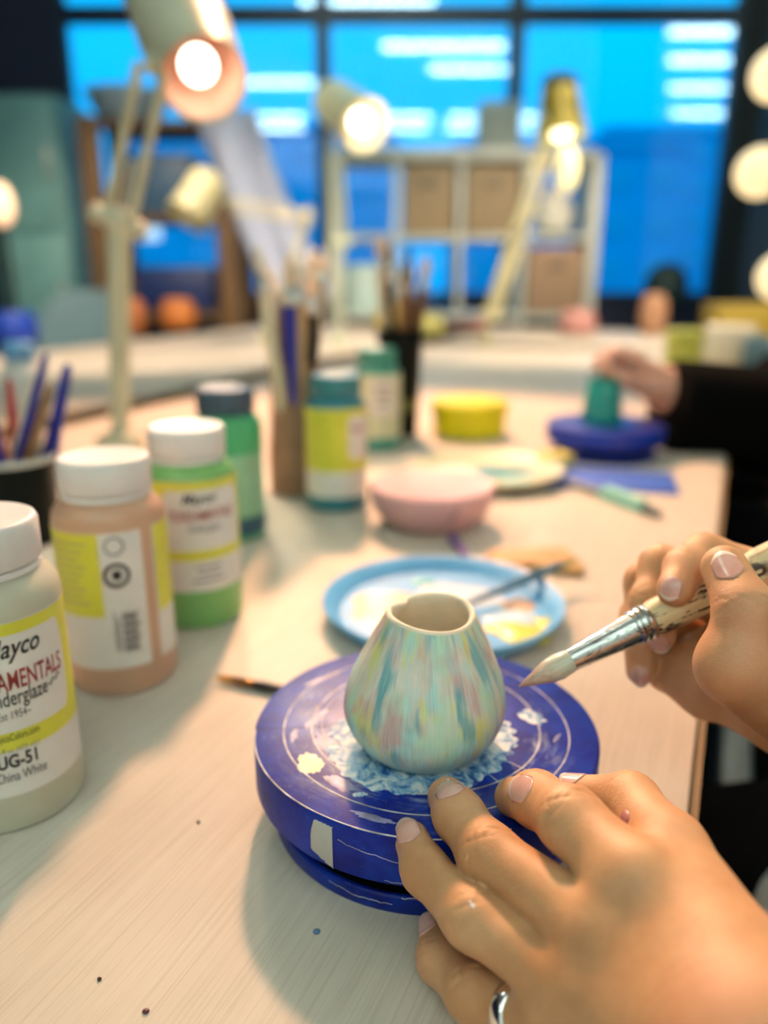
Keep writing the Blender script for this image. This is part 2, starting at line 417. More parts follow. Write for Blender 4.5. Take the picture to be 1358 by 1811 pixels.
# ------------------------------------------------------------------ turntable
WC = np.array([0.0196, 0.330]); WR = 0.0804; WH = 0.0446
bl = NT('blue_wheel_paint'); v = bl.coord()
sep = bl.n('SeparateXYZ'); bl.l(v, sep.inputs[0])
ang = bl.math('ARCTAN2', sep.outputs['Y'], sep.outputs['X'])
rad = bl.math('SQRT', bl.math('ADD', bl.math('MULTIPLY', sep.outputs['X'], sep.outputs['X']), bl.math('MULTIPLY', sep.outputs['Y'], sep.outputs['Y'])))
cyl = bl.n('CombineXYZ'); bl.l(bl.math('MULTIPLY', ang, 0.020), cyl.inputs[0]); bl.l(rad, cyl.inputs[1]); bl.l(sep.outputs['Z'], cyl.inputs[2])
c = bl.ramp(bl.noise(v, 55, 4, 0.6), [(0.35, (0.0, 0.006, 0.19)), (0.7, (0.0, 0.036, 0.40))])
# thin smeared white paint: brushed round the wheel, strongest half way out
sm = bl.noise(cyl.outputs[0], 190, 5, 0.65, 0.6); patch = bl.noise(v, 34, 3, 0.55)
zone = bl.ramp(rad, [(0.022, 0.85), (0.044, 0.85), (0.064, 0.25), (0.080, 0.05)])
mask = bl.math('MULTIPLY', bl.math('MULTIPLY', bl.ramp(sm, [(0.45, 0.0), (0.66, 1.0)]), bl.ramp(patch, [(0.44, 0.0), (0.60, 1.0)])), zone)
top = bl.math('GREATER_THAN', sep.outputs['Z'], 0.0440)
c = bl.mix(bl.math('MULTIPLY', mask, top), c, (0.52, 0.58, 0.68))
# fine scratches and rubbed rim
scr = bl.noise(bl.coord(scale=(1,1,1)), 420, 3, 0.7, 1.2)
c = bl.mix(bl.math('MULTIPLY', bl.ramp(scr, [(0.66, 0.0), (0.72, 0.6)]), bl.ramp(patch, [(0.4, 0.0), (0.6, 1.0)])), c, (0.35, 0.45, 0.75))
bl.set(color=c, rough=bl.ramp(bl.noise(v, 90, 4), [(0.3, 0.36), (0.7, 0.48)]), spec=0.28)
bl.bump(bl.noise(v, 300, 4), 0.10, 0.0004)
BLUE = bl.m
WPAINT = NT('dried_white_paint'); v = WPAINT.coord(scale=(1,1,1))
WPAINT.set(color=WPAINT.ramp(WPAINT.noise(v, 120, 5, 0.7, 1.5), [(0.38, (0.01, 0.08, 0.36)), (0.47, (0.22, 0.46, 0.66)), (0.58, (0.76, 0.80, 0.80))]), rough=0.42)
WPAINT.bump(WPAINT.noise(v, 160, 5, 0.7, 1.5), 0.7, 0.0012); WPAINT = WPAINT.m
LINE = plain('worn_line', (0.62, 0.60, 0.62), 0.5, var=0.4, scale=120); DARKLINE = plain('cut_line', (0.02, 0.02, 0.06), 0.6)
CHIP = plain('bare_grey_plastic', (0.50, 0.50, 0.47), 0.6, bump=0.3)

def turntable(loc, label, detail=True, mat=None):
    mat = mat or BLUE
    e = empty('banding_wheel', loc); tag(e, label, 'turntable')
    MB().lathe([(0.0715,0.0), (0.0725,0.0015), (0.0725,0.0082), (0.0718,0.0090), (0.0705,0.0090), (0.0695,0.0078), (0.050,0.0078)], 96).build('base', mat, e)
    MB().lathe([(0.0693,0.0079), (0.046,0.0084)], 96, cap0=False).build('base_shade_disc', plain('black_gap', (0.003,0.003,0.005), 0.9, spec=0.1), e)  # black disc paints in the shade under the wheel head
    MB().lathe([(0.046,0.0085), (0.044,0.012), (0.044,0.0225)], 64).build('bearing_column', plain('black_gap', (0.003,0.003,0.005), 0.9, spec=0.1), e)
    MB().lathe([(0.066,0.0210), (WR-0.0012,0.0210), (WR,0.0222), (WR,WH-0.0014), (WR-0.0005,WH-0.0004), (WR-0.0014,WH), (0.03,WH)], 160).build('wheel_head', mat, e)
    if not detail: return e
    def ringline(r, w, m, a0=0, a1=2*PI, z=WH):
        n = 120; vs = []; fs = []
        for i in range(n+1):
            a = a0+(a1-a0)*i/n; wob = 1+0.004*math.sin(a*5+r*900)
            for k, (dr, dz) in enumerate(((-w,-0.0002), (-w*0.4,0.00016), (w*0.4,0.00016), (w,-0.0002))): vs.append(((r+dr)*wob*math.cos(a), (r+dr)*wob*math.sin(a), z+dz))
        for i in range(n):
            for k in range(3): fs.append((i*4+k, i*4+k+1, i*4+k+5, i*4+k+4))
        return MB().add(vs, fs).build('ring_line', m, e)
    ringline(0.0665, 0.00055, LINE); ringline(0.0535, 0.00060, LINE); ringline(0.0490, 0.0003, LINE, PI*0.6, PI*1.5)
    ringline(WR-0.0006, 0.0004, LINE, PI*1.02, PI*1.62, WH-0.0003)
    for a, r0, r1 in ((math.radians(184), 0.045, 0.0798), (math.radians(-42), 0.046, 0.0665), (math.radians(-58), 0.047, 0.0665)):
        d = Vector((math.cos(a), math.sin(a), 0)); MB().tube([d*r0+Vector((0,0,WH)), d*r1+Vector((0,0,WH))], 0.0003, 6, 0.6).build('scribed_line', LINE if a < 3 else DARKLINE, e)
    # dried paint round the vase foot: a ragged skin of brushed-off paint
    n, m = 420, 10; vs = []; fs = []; vc = Vector((VASE[0]-WC[0], VASE[1]-WC[1], 0)); rg = np.random.default_rng(3)
    hs_ = [(k_, rg.uniform(-1, 1)/k_**0.65, rg.uniform(0, 6.28)) for k_ in range(3, 46)]
    for i in range(n):
        a = 2*PI*i/n; nz = sum(am*math.sin(k_*a+ph) for k_, am, ph in hs_)*0.0017
        scal = 0.0016*abs(math.sin(a*15+2.2*math.sin(a*2)+0.8*math.sin(a*5)))
        rr = max(0.030, 0.0375+nz+scal+0.0065*max(0, math.cos(a-math.radians(190)))**2+0.0070*max(0, math.cos(a-math.radians(12)))**3-0.004*max(0, math.cos(a+math.radians(38)))**6)
        for k in range(m):
            t = k/(m-1); r = 0.018+(rr-0.018)*t; z = 0.00055*(1-t**8)*(0.8+0.3*math.sin(a*23+t*9))
            vs.append(vc+Vector((r*math.cos(a), r*math.sin(a), WH+max(0.0001, z) if k < m-1 else WH-0.0002)))
    for i in range(n):
        for k in range(m-1): j = (i+1) % n; fs.append((i*m+k, i*m+k+1, j*m+k+1, j*m+k))
    MB().add(vs, fs).build('dried_paint', WPAINT, e, auto=80)
    def smear(px, py, rx, ry, rot, mat, seed):
        c_ = at_height(px, py, WH); n, m = 60, 4; vs = []; fs = []; rg = np.random.default_rng(seed); hs_ = [(q, rg.uniform(-1, 1)/q**0.7, rg.uniform(0, 6.28)) for q in range(2, 16)]
        for i in range(n):
            a = 2*PI*i/n; w_ = 1+0.22*sum(am*math.sin(q*a+ph) for q, am, ph in hs_)
            for k in range(m):
                t = k/(m-1); x, y = rx*w_*t*math.cos(a), ry*w_*t*math.sin(a)
                vs.append((c_[0]-WC[0]+x*math.cos(rot)-y*math.sin(rot), c_[1]-WC[1]+x*math.sin(rot)+y*math.cos(rot), WH+0.00030*(1-t**3)-(0.0001 if k == m-1 else 0)))
        for i in range(n):
            for k in range(m-1): j = (i+1) % n; fs.append((i*m+k, i*m+k+1, j*m+k+1, j*m+k))
        MB().add(vs, fs).build('paint_smear', mat, e, auto=80)
    LAV = plain('lavender_smear', (0.30,0.30,0.52), 0.45, var=0.35, scale=160); YSM = plain('yellow_smear', (0.62,0.62,0.36), 0.45, var=0.25, scale=160)
    for a_ in ((548,1350,.0062,.0085,0.3,YSM,1), (585,1315,.010,.0055,-0.5,LAV,2), (600,1385,.0095,.0035,-0.7,LAV,3), (660,1446,.0100,.0020,-0.35,LAV,4), (560,1270,.0028,.0105,-0.5,LAV,5), (940,1268,.0055,.0080,0.6,WPAINT,6),
               (636,1405,.0035,.0016,0.1,WPAINT,7), (985,1305,.0045,.0010,1.0,LAV,8), (862,1205,.0110,.0022,0.5,LAV,9), (570,1200,.012,.0022,0.7,LAV,10), (520,1300,.0020,.0060,0.0,LAV,11)): smear(*a_)
    # bare patch where the rim paint has come off
    n = 22; A0, A1 = math.radians(-127.5), math.radians(-119.5); vs = []; fs = []; rg = np.random.default_rng(5)
    for i in range(n+1):
        a = A0+(A1-A0)*i/n; u = i/n; zt = 0.0330+0.0085*min(1, u*6)**0.6+rg.uniform(-.0004, .0004); zb = 0.0262-0.0045*u+rg.uniform(-.0003, .0003)
        for k, z in enumerate((zb, zb+0.0005, zt-0.0005, zt)): r = WR+(0.0 if k in (0,3) else 0.00025); ja = rg.uniform(-.004, .004) if i == n else 0; vs.append((r*math.cos(a+ja), r*math.sin(a+ja), z))
    for i in range(n):
        for k in range(3): fs.append((i*4+k, i*4+4+k, i*4+5+k, i*4+k+1))
    MB().add(vs, fs).build('bare_patch', CHIP, e)
    # cracks in the rim coating
    for zc, a0, a1, rr, dz in ((0.0365, -118, -97, WR+0.00002, -.006), (0.0232, -104, -80, WR+0.00002, -.0005), (0.0062, -126, -103, 0.0725, -.0015), (0.0085, -100, -88, 0.0725, 0.0)):
        rg = np.random.default_rng(int(-a0)); z_ = zc; p = []
        for i in range(40):
            z_ += rg.uniform(-.00028, .00028)+dz/40; a = math.radians(a0+(a1-a0)*i/39); p.append((rr*math.cos(a), rr*math.sin(a), z_))
        MB().tube(p, 0.00016, 5).build('crack', LINE, e)
    return e
VASE = np.array([0.0180, 0.3135])
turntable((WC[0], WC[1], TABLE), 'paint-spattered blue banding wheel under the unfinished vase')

# ------------------------------------------------------------------ vase
vp = NT('pastel_underglaze'); tc = vp.coord(); sep = vp.n('SeparateXYZ'); vp.l(tc, sep.inputs[0])
ang = vp.math('ARCTAN2', sep.outputs['X'], vp.math('MULTIPLY', sep.outputs['Y'], -1.0))
def vv(sa, sz, off):
    q = vp.n('CombineXYZ'); vp.l(vp.math('ADD', vp.math('MULTIPLY', ang, sa), off), q.inputs[0]); vp.l(vp.math('MULTIPLY', sep.outputs['Z'], sz), q.inputs[1]); q.inputs[2].default_value = off; return q.outputs[0]
c = vp.ramp(vp.noise(vv(3.0, 60, 0.0), 1.0, 3), [(0.35, (0.60, 0.61, 0.53)), (0.65, (0.80, 0.79, 0.70))])
for off, sa, sz, lo, hi, col, am in ((3.1, 2.0, 34, 0.45, 0.62, (0.42, 0.80, 0.60), 0.80), (7.7, 2.2, 40, 0.46, 0.62, (0.54, 0.33, 0.35), 0.85), (11.3, 2.6, 36, 0.51, 0.62, (0.68, 0.74, 0.16), 0.80),
                          (17.9, 3.6, 30, 0.53, 0.63, (0.03, 0.38, 0.48), 0.85), (23.0, 2.4, 44, 0.52, 0.66, (0.36, 0.80, 0.80), 0.70), (31.0, 3.2, 50, 0.60, 0.70, (0.70, 0.38, 0.20), 0.6)):
    base = vp.noise(vv(sa, sz, off), 1.0, 2); streak = vp.noise(vv(16, 50, off+1), 1.0, 4, 0.7)
    f = vp.math('ADD', base, vp.math('MULTIPLY', vp.math('SUBTRACT', streak, 0.5), 0.22))
    c = vp.mix(vp.ramp(f, [(lo, 0.0), (hi, am)]), c, col)
# milky wash with fine vertical brush streaks
wash = vp.noise(vv(55, 40, 40.0), 1.0, 4, 0.7); c = vp.mix(vp.ramp(wash, [(0.42, 0.0), (0.72, 0.50)]), c, (0.92, 0.94, 0.88))
foot = vp.ramp(vp.math('ADD', sep.outputs['Z'], vp.math('MULTIPLY', vp.noise(vv(3, 80, 50), 1.0, 3), 0.008)), [(0.010, 0.65), (0.017, 0.0)])
c = vp.mix(foot, c, (0.34, 0.54, 0.52))
vp.set(color=c, rough=0.48, coat=0.12, coatr=0.35); vp.bump(wash, 0.35, 0.0006)
CLAY = plain('bisque_clay', (0.86, 0.79, 0.62), 0.6, var=0.10, scale=60, bump=0.15)
e = empty('vase', (VASE[0], VASE[1], TABLE+WH+0.0006)); tag(e, 'small pear-shaped clay vase brushed with pastel glazes on blue wheel', 'vase')
prof = [(0.0215,0.0), (0.0262,0.0012), (0.0298,0.0045), (0.0330,0.0095), (0.0352,0.0150), (0.0358,0.0205), (0.0351,0.0265), (0.0330,0.0335), (0.0300,0.0410), (0.0268,0.0480), (0.0236,0.0545), (0.0208,0.0600), (0.0192,0.0632)]
def vfr(a, z):                               # hand-pinched: slightly oval, a fold at the back left of the mouth
    t = max(0, (z-0.040)/0.024)
    fold = math.exp(-((math.atan2(math.sin(a-2.45), math.cos(a-2.45)))/0.22)**2)
    return 1+0.012*math.sin(2*a+1)+0.008*math.sin(3*a)-0.20*t*t*fold
def vz(a, z): return z+max(0, (z-0.04)/0.024)*(0.0012*math.sin(a-0.3)+0.0008*math.sin(2*a))
def vshift(z): return 0.0022*max(0, (z-0.02)/0.044)
def vl(prof, n=96):
    m = MB(); vs = []; fs = []
    for (r, z) in prof:
        for j in range(n):
            a = 2*PI*j/n; rr = r*vfr(a, z); vs.append((rr*math.cos(a)+vshift(z), rr*math.sin(a), vz(a, z)))
    for i in range(len(prof)-1):
        for j in range(n): k = (j+1) % n; fs.append((i*n+j, i*n+k, (i+1)*n+k, (i+1)*n+j))
    return m.add(vs, fs)
b = vl(prof); b.f.append(tuple(reversed(range(96)))); b.build('outer_wall', vp.m, e, auto=180)
lip = [(0.0192,0.0632), (0.0187,0.0642), (0.0178,0.0645), (0.0169,0.0640), (0.0164,0.0630), (0.0180,0.0580), (0.0230,0.0480), (0.0290,0.0360), (0.0310,0.0220), (0.0270,0.0090), (0.0150,0.0050), (0.001,0.0045)]
vl(lip).build('rim_and_interior', CLAY, e, auto=180)

# ------------------------------------------------------------------ brushes
WOODH = {}
def brush(p0, p1, label, handle, bristle, r=0.003, bl=0.025, fl=0.02, group=None, ferr=None, name='paintbrush', fat=1.0):
    """bristle tip at p0, handle end at p1"""
    p0, p1 = Vector(p0), Vector(p1); L = (p1-p0).length
    e = empty(name, p0); e.rotation_euler = (p1-p0).to_track_quat('Z', 'Y').to_euler(); tag(e, label, 'brush', group)
    ferr = ferr or plain('ferrule_metal', (0.62, 0.62, 0.60), 0.28, 0.9)
    R = r
    MB().lathe([(R*0.06,0), (R*0.45,bl*0.25), (R*0.85*fat,bl*0.6), (R*0.8,bl), (R*0.7,bl+0.002)], 12).build('bristles', bristle, e)
    MB().lathe([(R*0.78,bl), (R*0.82,bl+0.001), (R*0.95,bl+fl*0.7), (R*1.05,bl+fl*0.74), (R*0.95,bl+fl*0.8), (R*0.97,bl+fl)], 12).build('ferrule', ferr, e)
    MB().lathe([(R*0.9,bl+fl-0.001), (R*1.15,bl+fl+L*0.10), (R*0.95,bl+fl+L*0.25), (R*0.6,L*0.96), (R*0.3,L)], 12).build('handle', handle, e)
    return e
# the thick brush in the right hand
B0, B1 = Vector(at_depth(918,1214,.338)), Vector(at_depth(1460,940,.354))
e = empty('paintbrush', B0); e.rotation_euler = (B1-B0).to_track_quat('Z', 'Y').to_euler(); tag(e, 'thick round brush with chipped cream handle held over the wheel', 'brush')
bt = NT('wet_bristle'); v = bt.coord(scale=(700,700,40)); sx = bt.n('SeparateXYZ'); bt.l(bt.coord(), sx.inputs[0])
c = bt.ramp(bt.noise(v, 1.0, 3), [(0.3, (0.42,0.34,0.24)), (0.7, (0.74,0.68,0.54))])
c = bt.mix(bt.ramp(sx.outputs['Z'], [(0.001, 0.9), (0.009, 0.35), (0.018, 0.1)]), c, (0.38, 0.17, 0.13))
c = bt.mix(bt.ramp(sx.outputs['Z'], [(0.012, 0.0), (0.022, 0.55)]), c, (0.50, 0.66, 0.54))
bt.set(color=c, rough=0.30, coat=0.3); bt.bump(bt.noise(v, 1.0, 3), 0.6, 0.0006)
MB().lathe([(0.0003,0.0), (0.0014,0.003), (0.0030,0.008), (0.0050,0.014), (0.0057,0.019), (0.0052,0.0235), (0.0042,0.027)], 24).build('bristles', bt.m, e)
fm = NT('spattered_ferrule'); v = fm.coord(scale=(220,220,90)); n1 = fm.noise(v, 1.0, 4, 0.7, 1.0)
fm.set(color=fm.ramp(n1, [(0.36, (0.10,0.12,0.09)), (0.46, (0.58,0.60,0.58)), (0.60, (0.62,0.64,0.62)), (0.70, (0.34,0.56,0.66))]), metal=fm.ramp(n1, [(0.60, 0.95), (0.72, 0.2)]), rough=0.24); fm.bump(n1, 0.3, 0.0006)
MB().lathe([(0.0043,0.0232), (0.0047,0.0240), (0.0068,0.0540), (0.0071,0.0560), (0.0078,0.0565), (0.0078,0.0578), (0.0070,0.0584), (0.0078,0.0592), (0.0079,0.0606), (0.0071,0.0614), (0.0080,0.0622), (0.0079,0.0638), (0.0073,0.0645), (0.0073,0.0655)], 32).build('ferrule', fm.m, e)
hm = NT('chipped_cream_handle'); v = hm.coord(scale=(260,260,55)); n1 = hm.noise(v, 1.0, 4, 0.65); n2 = hm.noise(hm.coord(scale=(60,60,22)), 1.0, 2)
c = hm.ramp(hm.noise(hm.coord(scale=(400,400,25)), 1.0, 3), [(0.3, (0.62,0.50,0.27)), (0.7, (0.78,0.68,0.42))])
c = hm.mix(hm.math('MULTIPLY', hm.ramp(n1, [(0.53, 0.0), (0.55, 1.0)]), hm.ramp(n2, [(0.36, 0.0), (0.46, 1.0)])), c, (0.05, 0.018, 0.010))
hm.set(color=c, rough=0.42); hm.bump(hm.ramp(n1, [(0.53, 1.0), (0.55, 0.0)]), 0.5, 0.0006)
LB = (B1-B0).length
MB().lathe([(0.0072,0.0640), (0.0078,0.0670), (0.0083,0.0780), (0.0085,0.0900), (0.0082,0.1050), (0.0076,0.1250), (0.0070,LB), (0.0055,LB+0.03), (0.0040,LB+0.06), (0.001,LB+0.062)], 32).build('handle', hm.m, e)

# ------------------------------------------------------------------ paint jars
LABW = plain('label_white', (0.74, 0.73, 0.69), 0.45, var=0.04); LABY = plain('label_yellow', (0.70, 0.69, 0.06), 0.45, var=0.06)
INK = plain('ink_black', (0.02,0.02,0.022), 0.5); INKR = plain('ink_red', (0.36,0.035,0.035), 0.5, var=0.3, scale=150); INKG = plain('ink_grey', (0.25,0.25,0.27), 0.5)
LIDW = plain('lid_white', (0.80,0.81,0.80), 0.4, var=0.05)
JR = 0.0332
def patch(name, a0, a1, z0, z1, lift, mat, parent, round_=0.0, R=JR):
    """a thin sheet wrapped on the jar, angles in degrees"""
    n = max(6, int((a1-a0)/3)); m = 12; vs = []; fs = []
    for i in range(n+1):
        for k in range(m+1):
            u, w = i/n, k/m; z = z0+(z1-z0)*w; a = a0+(a1-a0)*u
            if round_:
                wm = (a1-a0)/2; e_ = (abs(2*w-1))**4; a = (a0+a1)/2+(2*u-1)*wm*(1-round_*e_)
            r = R+lift; vs.append((r*math.cos(math.radians(a)), r*math.sin(math.radians(a)), z))
    for i in range(n):
        for k in range(m): b = i*(m+1)+k; fs.append((b, b+m+1, b+m+2, b+1))
    o = MB().add(vs, fs).build(name, mat, parent, auto=80)
    return o
def lettering(txt, size, amid, z, lift, mat, parent, shear=0.0, bold=0.0, vert=False, R=JR, name='lettering', width=None):
    cu = bpy.data.curves.new('t', 'FONT'); cu.body = txt; cu.size = size; cu.align_x = 'CENTER'; cu.shear = shear; cu.offset = bold; cu.resolution_u = 3
    if width: cu.space_character = 1.0
    to = bpy.data.objects.new('t', cu); COL.objects.link(to); dg = bpy.context.evaluated_depsgraph_get(); me = to.evaluated_get(dg).to_mesh()
    vs = [tuple(q.co) for q in me.vertices]; fs = [tuple(p.vertices) for p in me.polygons]; to.evaluated_get(dg).to_mesh_clear()
    bpy.data.objects.remove(to)
    if not vs: return
    if width:
        w0 = max(q[0] for q in vs)-min(q[0] for q in vs); k = width/w0; vs = [(q[0]*k, q[1], q[2]) for q in vs]
    out = []
    for x, y, _ in vs:
        if vert: x, y = -y, x
        a = math.radians(amid)+x/(R+lift); out.append(((R+lift)*math.cos(a), (R+lift)*math.sin(a), z+y))
    return MB().add(out, fs).build(name, mat, parent, smooth=False)
def jar(loc, face, label, body, lid, front=None, group='underglaze paint jars'):
    """face: the direction in degrees the label's middle looks at"""
    e = empty('paint_jar', (loc[0], loc[1], TABLE), math.radians(face)); tag(e, label, 'jar', group)
    MB().lathe([(0.0285,0.0), (0.0318,0.0012), (JR,0.0045), (JR,0.108), (0.0325,0.1125), (0.0300,0.1165), (0.0262,0.1195), (0.0245,0.1215), (0.0245,0.128)], 72).build('bottle', body, e)
    cap = MB(); n = 120; pr = [(0.0262,0.1245), (0.0268,0.1250), (0.0268,0.1420), (0.0260,0.1440), (0.0248,0.1446), (0.0235,0.1440), (0.001,0.1440)]
    cap.lathe(pr, n, fr=lambda a, z: 1+(0.010*(1 if int(round(a/(2*PI)*n)) % 2 else -1) if 0.1249 < z < 0.1421 else 0)); cap.build('lid', lid, e, auto=70)
    MB().lathe([(0.0258,0.1205), (0.0264,0.1210), (0.0264,0.1232), (0.0256,0.1238)], 48, cap0=False, cap1=False).build('lid_collar', lid, e)
    return e
def face_cam(x, y): return math.degrees(math.atan2(-y, -x))
def paint(name, col, dark=None, rough=0.35):
    t = NT(name); v = t.coord(); d = dark or tuple(q*0.88 for q in col)
    c = t.ramp(t.noise(v, 26, 4, 0.6), [(0.35, d), (0.65, col)]); t.set(color=c, rough=rough, sss=0.08, ssss=0.004)
    t.bump(t.noise(v, 70, 4), 0.15, 0.0008); return t.m
# nearest jar, cut by the frame
j = jar((-0.184, 0.337), face_cam(-0.184, 0.337), 'jar of white underglaze labelled UG-51, nearest and cut by frame', paint('white_glaze', (0.56,0.56,0.44)), LIDW)
L = patch('label', -115, 78, 0.0205, 0.1050, 0.00020, LABW, j)
patch('yellow_band', -112, 77, 0.0435, 0.1046, 0.00035, LABY, L); patch('white_panel', -44, 58, 0.0530, 0.0990, 0.00050, LABW, L, 0.10)
for s, sz, am, z, m, sh, bo, wd in (('Mayco', 0.0125, 12, 0.0890, INK, 0.35, 0.0002, 0.0250), ('FUNDAMENTALS', 0.0125, 11, 0.0735, INKR, 0.0, 0.0002, 0.0490), ('Underglaze', 0.0105, 12, 0.0660, INK, 0.0, 0.0001, 0.0275),
                        ('~Est 1954~', 0.0056, 6, 0.0595, INK, 0.0, 0, 0.0165), ('MaycoColors.com', 0.0050, 7, 0.0490, INK, 0.0, 0, 0.0200), ('16 fl oz (473 mL)', 0.0036, 6, 0.0430, INKG, 0, 0, 0.0190),
                        ('UG-51', 0.0092, 6, 0.0355, INK, 0.0, 0.00025, 0.0170), ('China White', 0.0072, 7, 0.0285, INK, 0.0, 0, 0.0220)):
    lettering(s, sz, am, z, 0.00075, m, L, sh, bo, width=wd)
MB().tube([((JR+.0008)*math.cos(math.radians(a)), (JR+.0008)*math.sin(math.radians(a)), 0.069+0.0011*math.sin(a*1.1)+(a-36)*0.00020) for a in range(36, 50)], 0.00022, 5).build('flourish', INK, L)
# pink-beige jar, label turned away
j = jar((-0.168, 0.462), face_cam(-0.168, 0.462), 'jar of pinkish beige underglaze with its barcode side showing', paint('beige_glaze', (0.62,0.39,0.26)), LIDW)
L = patch('label', -100, 29, 0.0195, 0.1055, 0.00020, LABW, j)
patch('yellow_band', -98, -14, 0.0535, 0.1053, 0.0004, LABY, L)
for i in range(9): patch('printed_line', -78+(i*7) % 9, -26-(i*5) % 13, 0.0985-i*0.0046, 0.0992-i*0.0046, 0.0006, INKG, L)
for i in range(16): patch('barcode_bar', 2.0, 17.0 if i % 5 else 20, 0.0300+i*0.00165, 0.0300+i*0.00165+(0.0005, 0.0011, 0.0008)[i % 3], 0.0006, INK, L)
for i in range(4): patch('printed_line', -6+i*1.6, -5.2+i*1.6, 0.031, 0.057-i*0.002, 0.0006, INKG, L)
for cz, r_, mt in ((0.0975, 0.0052, INKG), (0.0795, 0.0066, INK)):
    MB().tube([((JR+.0006)*math.cos(r_*math.cos(t*PI/14)/JR+0.02), (JR+.0006)*math.sin(r_*math.cos(t*PI/14)/JR+0.02), cz+r_*math.sin(t*PI/14)) for t in range(29)], 0.0006 if mt is INKG else 0.0011, 6).build('round_mark', mt, L)
MB().ball((JR*math.cos(0.02), JR*math.sin(0.02), 0.0795), (0.0008, 0.0030, 0.0034), 12, 8).build('round_mark', INK, L)
L2 = patch('label', 42, 110, 0.0195, 0.1055, 0.00020, LABW, j); patch('yellow_band', 44, 108, 0.0500, 0.1053, 0.0004, LABY, L2)
# light green jar
j = jar((-0.141, 0.556), face_cam(-0.141, 0.556)+10, 'jar of light green underglaze with red lettering behind the beige one', paint('green_glaze', (0.22,0.52,0.17), (0.18,0.44,0.13)), LIDW)
L = patch('label', -95, 75, 0.0300, 0.1110, 0.00020, LABW, j)
patch('yellow_band', -93, 73, 0.0535, 0.1107, 0.00035, LABY, L); patch('white_panel', -46, 58, 0.0610, 0.1050, 0.00050, LABW, L, 0.10)
for s, sz, am, z, m, sh, bo, wd in (('Mayco', 0.0105, -2, 0.0955, INK, 0.35, 0.0002, 0.0240), ('FUNDAMENTALS', 0.0110, 4, 0.0830, INKR, 0, 0.0002, 0.0478), ('Underglaze', 0.0085, 4, 0.0750, INK, 0, 0, 0.0230)) :
    lettering(s, sz, am, z, 0.00075, m, L, sh, bo, width=wd)
for i, (a0_, a1_) in enumerate(((-10, 22), (-8, 20), (-14, 26))): patch('printed_line', a0_, a1_, 0.0475-i*0.0052, 0.0492-i*0.0052, 0.0006, INKG, L)
# dark-lidded green jar behind it
j = jar((-0.150, 0.745), face_cam(-0.150, 0.745), 'green jar with slate blue lid half hidden behind light green jar', paint('emerald_glaze', (0.07,0.44,0.19)), plain('slate_lid', (0.05,0.10,0.16), 0.4))
L = patch('label', -70, 70, 0.025, 0.085, 0.0002, plain('pale_green_label', (0.30,0.55,0.36), 0.5), j); patch('dark_band', -90, 90, 0.006, 0.024, 0.0003, plain('slate_band', (0.03,0.10,0.16), 0.5), j)
# teal jars by the brushes
TEAL = paint('teal_glaze', (0.03,0.22,0.29)); TEALLID = plain('teal_lid', (0.04,0.26,0.32), 0.4)
j = jar((-0.052, 0.846), face_cam(-0.052, 0.846), 'teal jar with yellow label in front of the brush holder', TEAL, TEALLID)
L = patch('label', -100, 75, 0.0165, 0.1120, 0.0002, LABW, j); patch('yellow_band', -99, 74, 0.0450, 0.1117, 0.0004, LABY, L); patch('white_panel', 22, 70, 0.058, 0.104, 0.0006, LABW, L, 0.15)
lettering('Mayco', 0.008, 45, 0.088, 0.0009, INKR, L, 0.3, 0.0002)
for i in range(7): patch('printed_line', -70, -5-(i*5) % 13, 0.104-i*0.007, 0.1049-i*0.007, 0.0006, plain('label_print', (0.5,0.47,0.05), 0.5), L)
q = at_height(668, 792, 0)
j = jar((q[0], q[1]), face_cam(q[0], q[1]), 'green-lidded jar with pale label behind the teal jar', paint('sea_glaze', (0.05,0.34,0.28)), plain('sea_lid', (0.04,0.32,0.26), 0.4))
L = patch('label', -95, 80, 0.020, 0.1100, 0.0002, plain('cream_label', (0.66,0.70,0.48), 0.5), j); patch('white_panel', -20, 50, 0.05, 0.105, 0.0005, LABW, L, 0.1)
for i in range(3): patch('printed_line', -8+i*3, 36-i*4, 0.090-i*0.011, 0.094-i*0.011, 0.0008, INKG, L)

# ------------------------------------------------------------------ round palette
e = empty('palette', (0.044, 0.548, TABLE)); tag(e, 'round light blue palette dish with puddles of paint behind the wheel', 'palette')
PB = plain('sky_blue_plastic', (0.13,0.44,0.80), 0.35, var=0.12, scale=25)
MB().lathe([(0.070,0.0), (0.080,0.002), (0.0905,0.0150), (0.0895,0.0165), (0.0870,0.0160), (0.0770,0.0060), (0.030,0.0055), (0.001,0.0055)], 80).build('dish', PB, e)
def puddle(cx, cy, rx, ry, mat, name='paint_puddle', z=0.0056, hgt=0.0016, seed=0, rot=0.0):
    n, m = 48, 6; vs = []; fs = []
    for i in range(n):
        a = 2*PI*i/n; wob = 1+0.10*math.sin(3*a+seed)+0.07*math.sin(5*a+seed*2)
        for k in range(m):
            t = k/(m-1); x, y = rx*wob*t*math.cos(a), ry*wob*t*math.sin(a)
            vs.append((cx+x*math.cos(rot)-y*math.sin(rot), cy+x*math.sin(rot)+y*math.cos(rot), z+hgt*(1-t**3)))
    for i in range(n):
        for k in range(m-1): j = (i+1) % n; fs.append((i*m+k, i*m+k+1, j*m+k+1, j*m+k))
    return MB().add(vs, fs).build(name, mat, e, auto=80)
CREAMP = plain('cream_paint', (0.78,0.62,0.46), 0.3); puddle(-0.040, 0.002, 0.033, 0.036, CREAMP, seed=1)
puddle(0.012, 0.026, 0.036, 0.028, plain('milky_paint', (0.66,0.76,0.84), 0.3), seed=2); puddle(-0.012, 0.055, 0.012, 0.008, plain('turquoise_paint', (0.10,0.52,0.56), 0.3), seed=3, hgt=0.002)
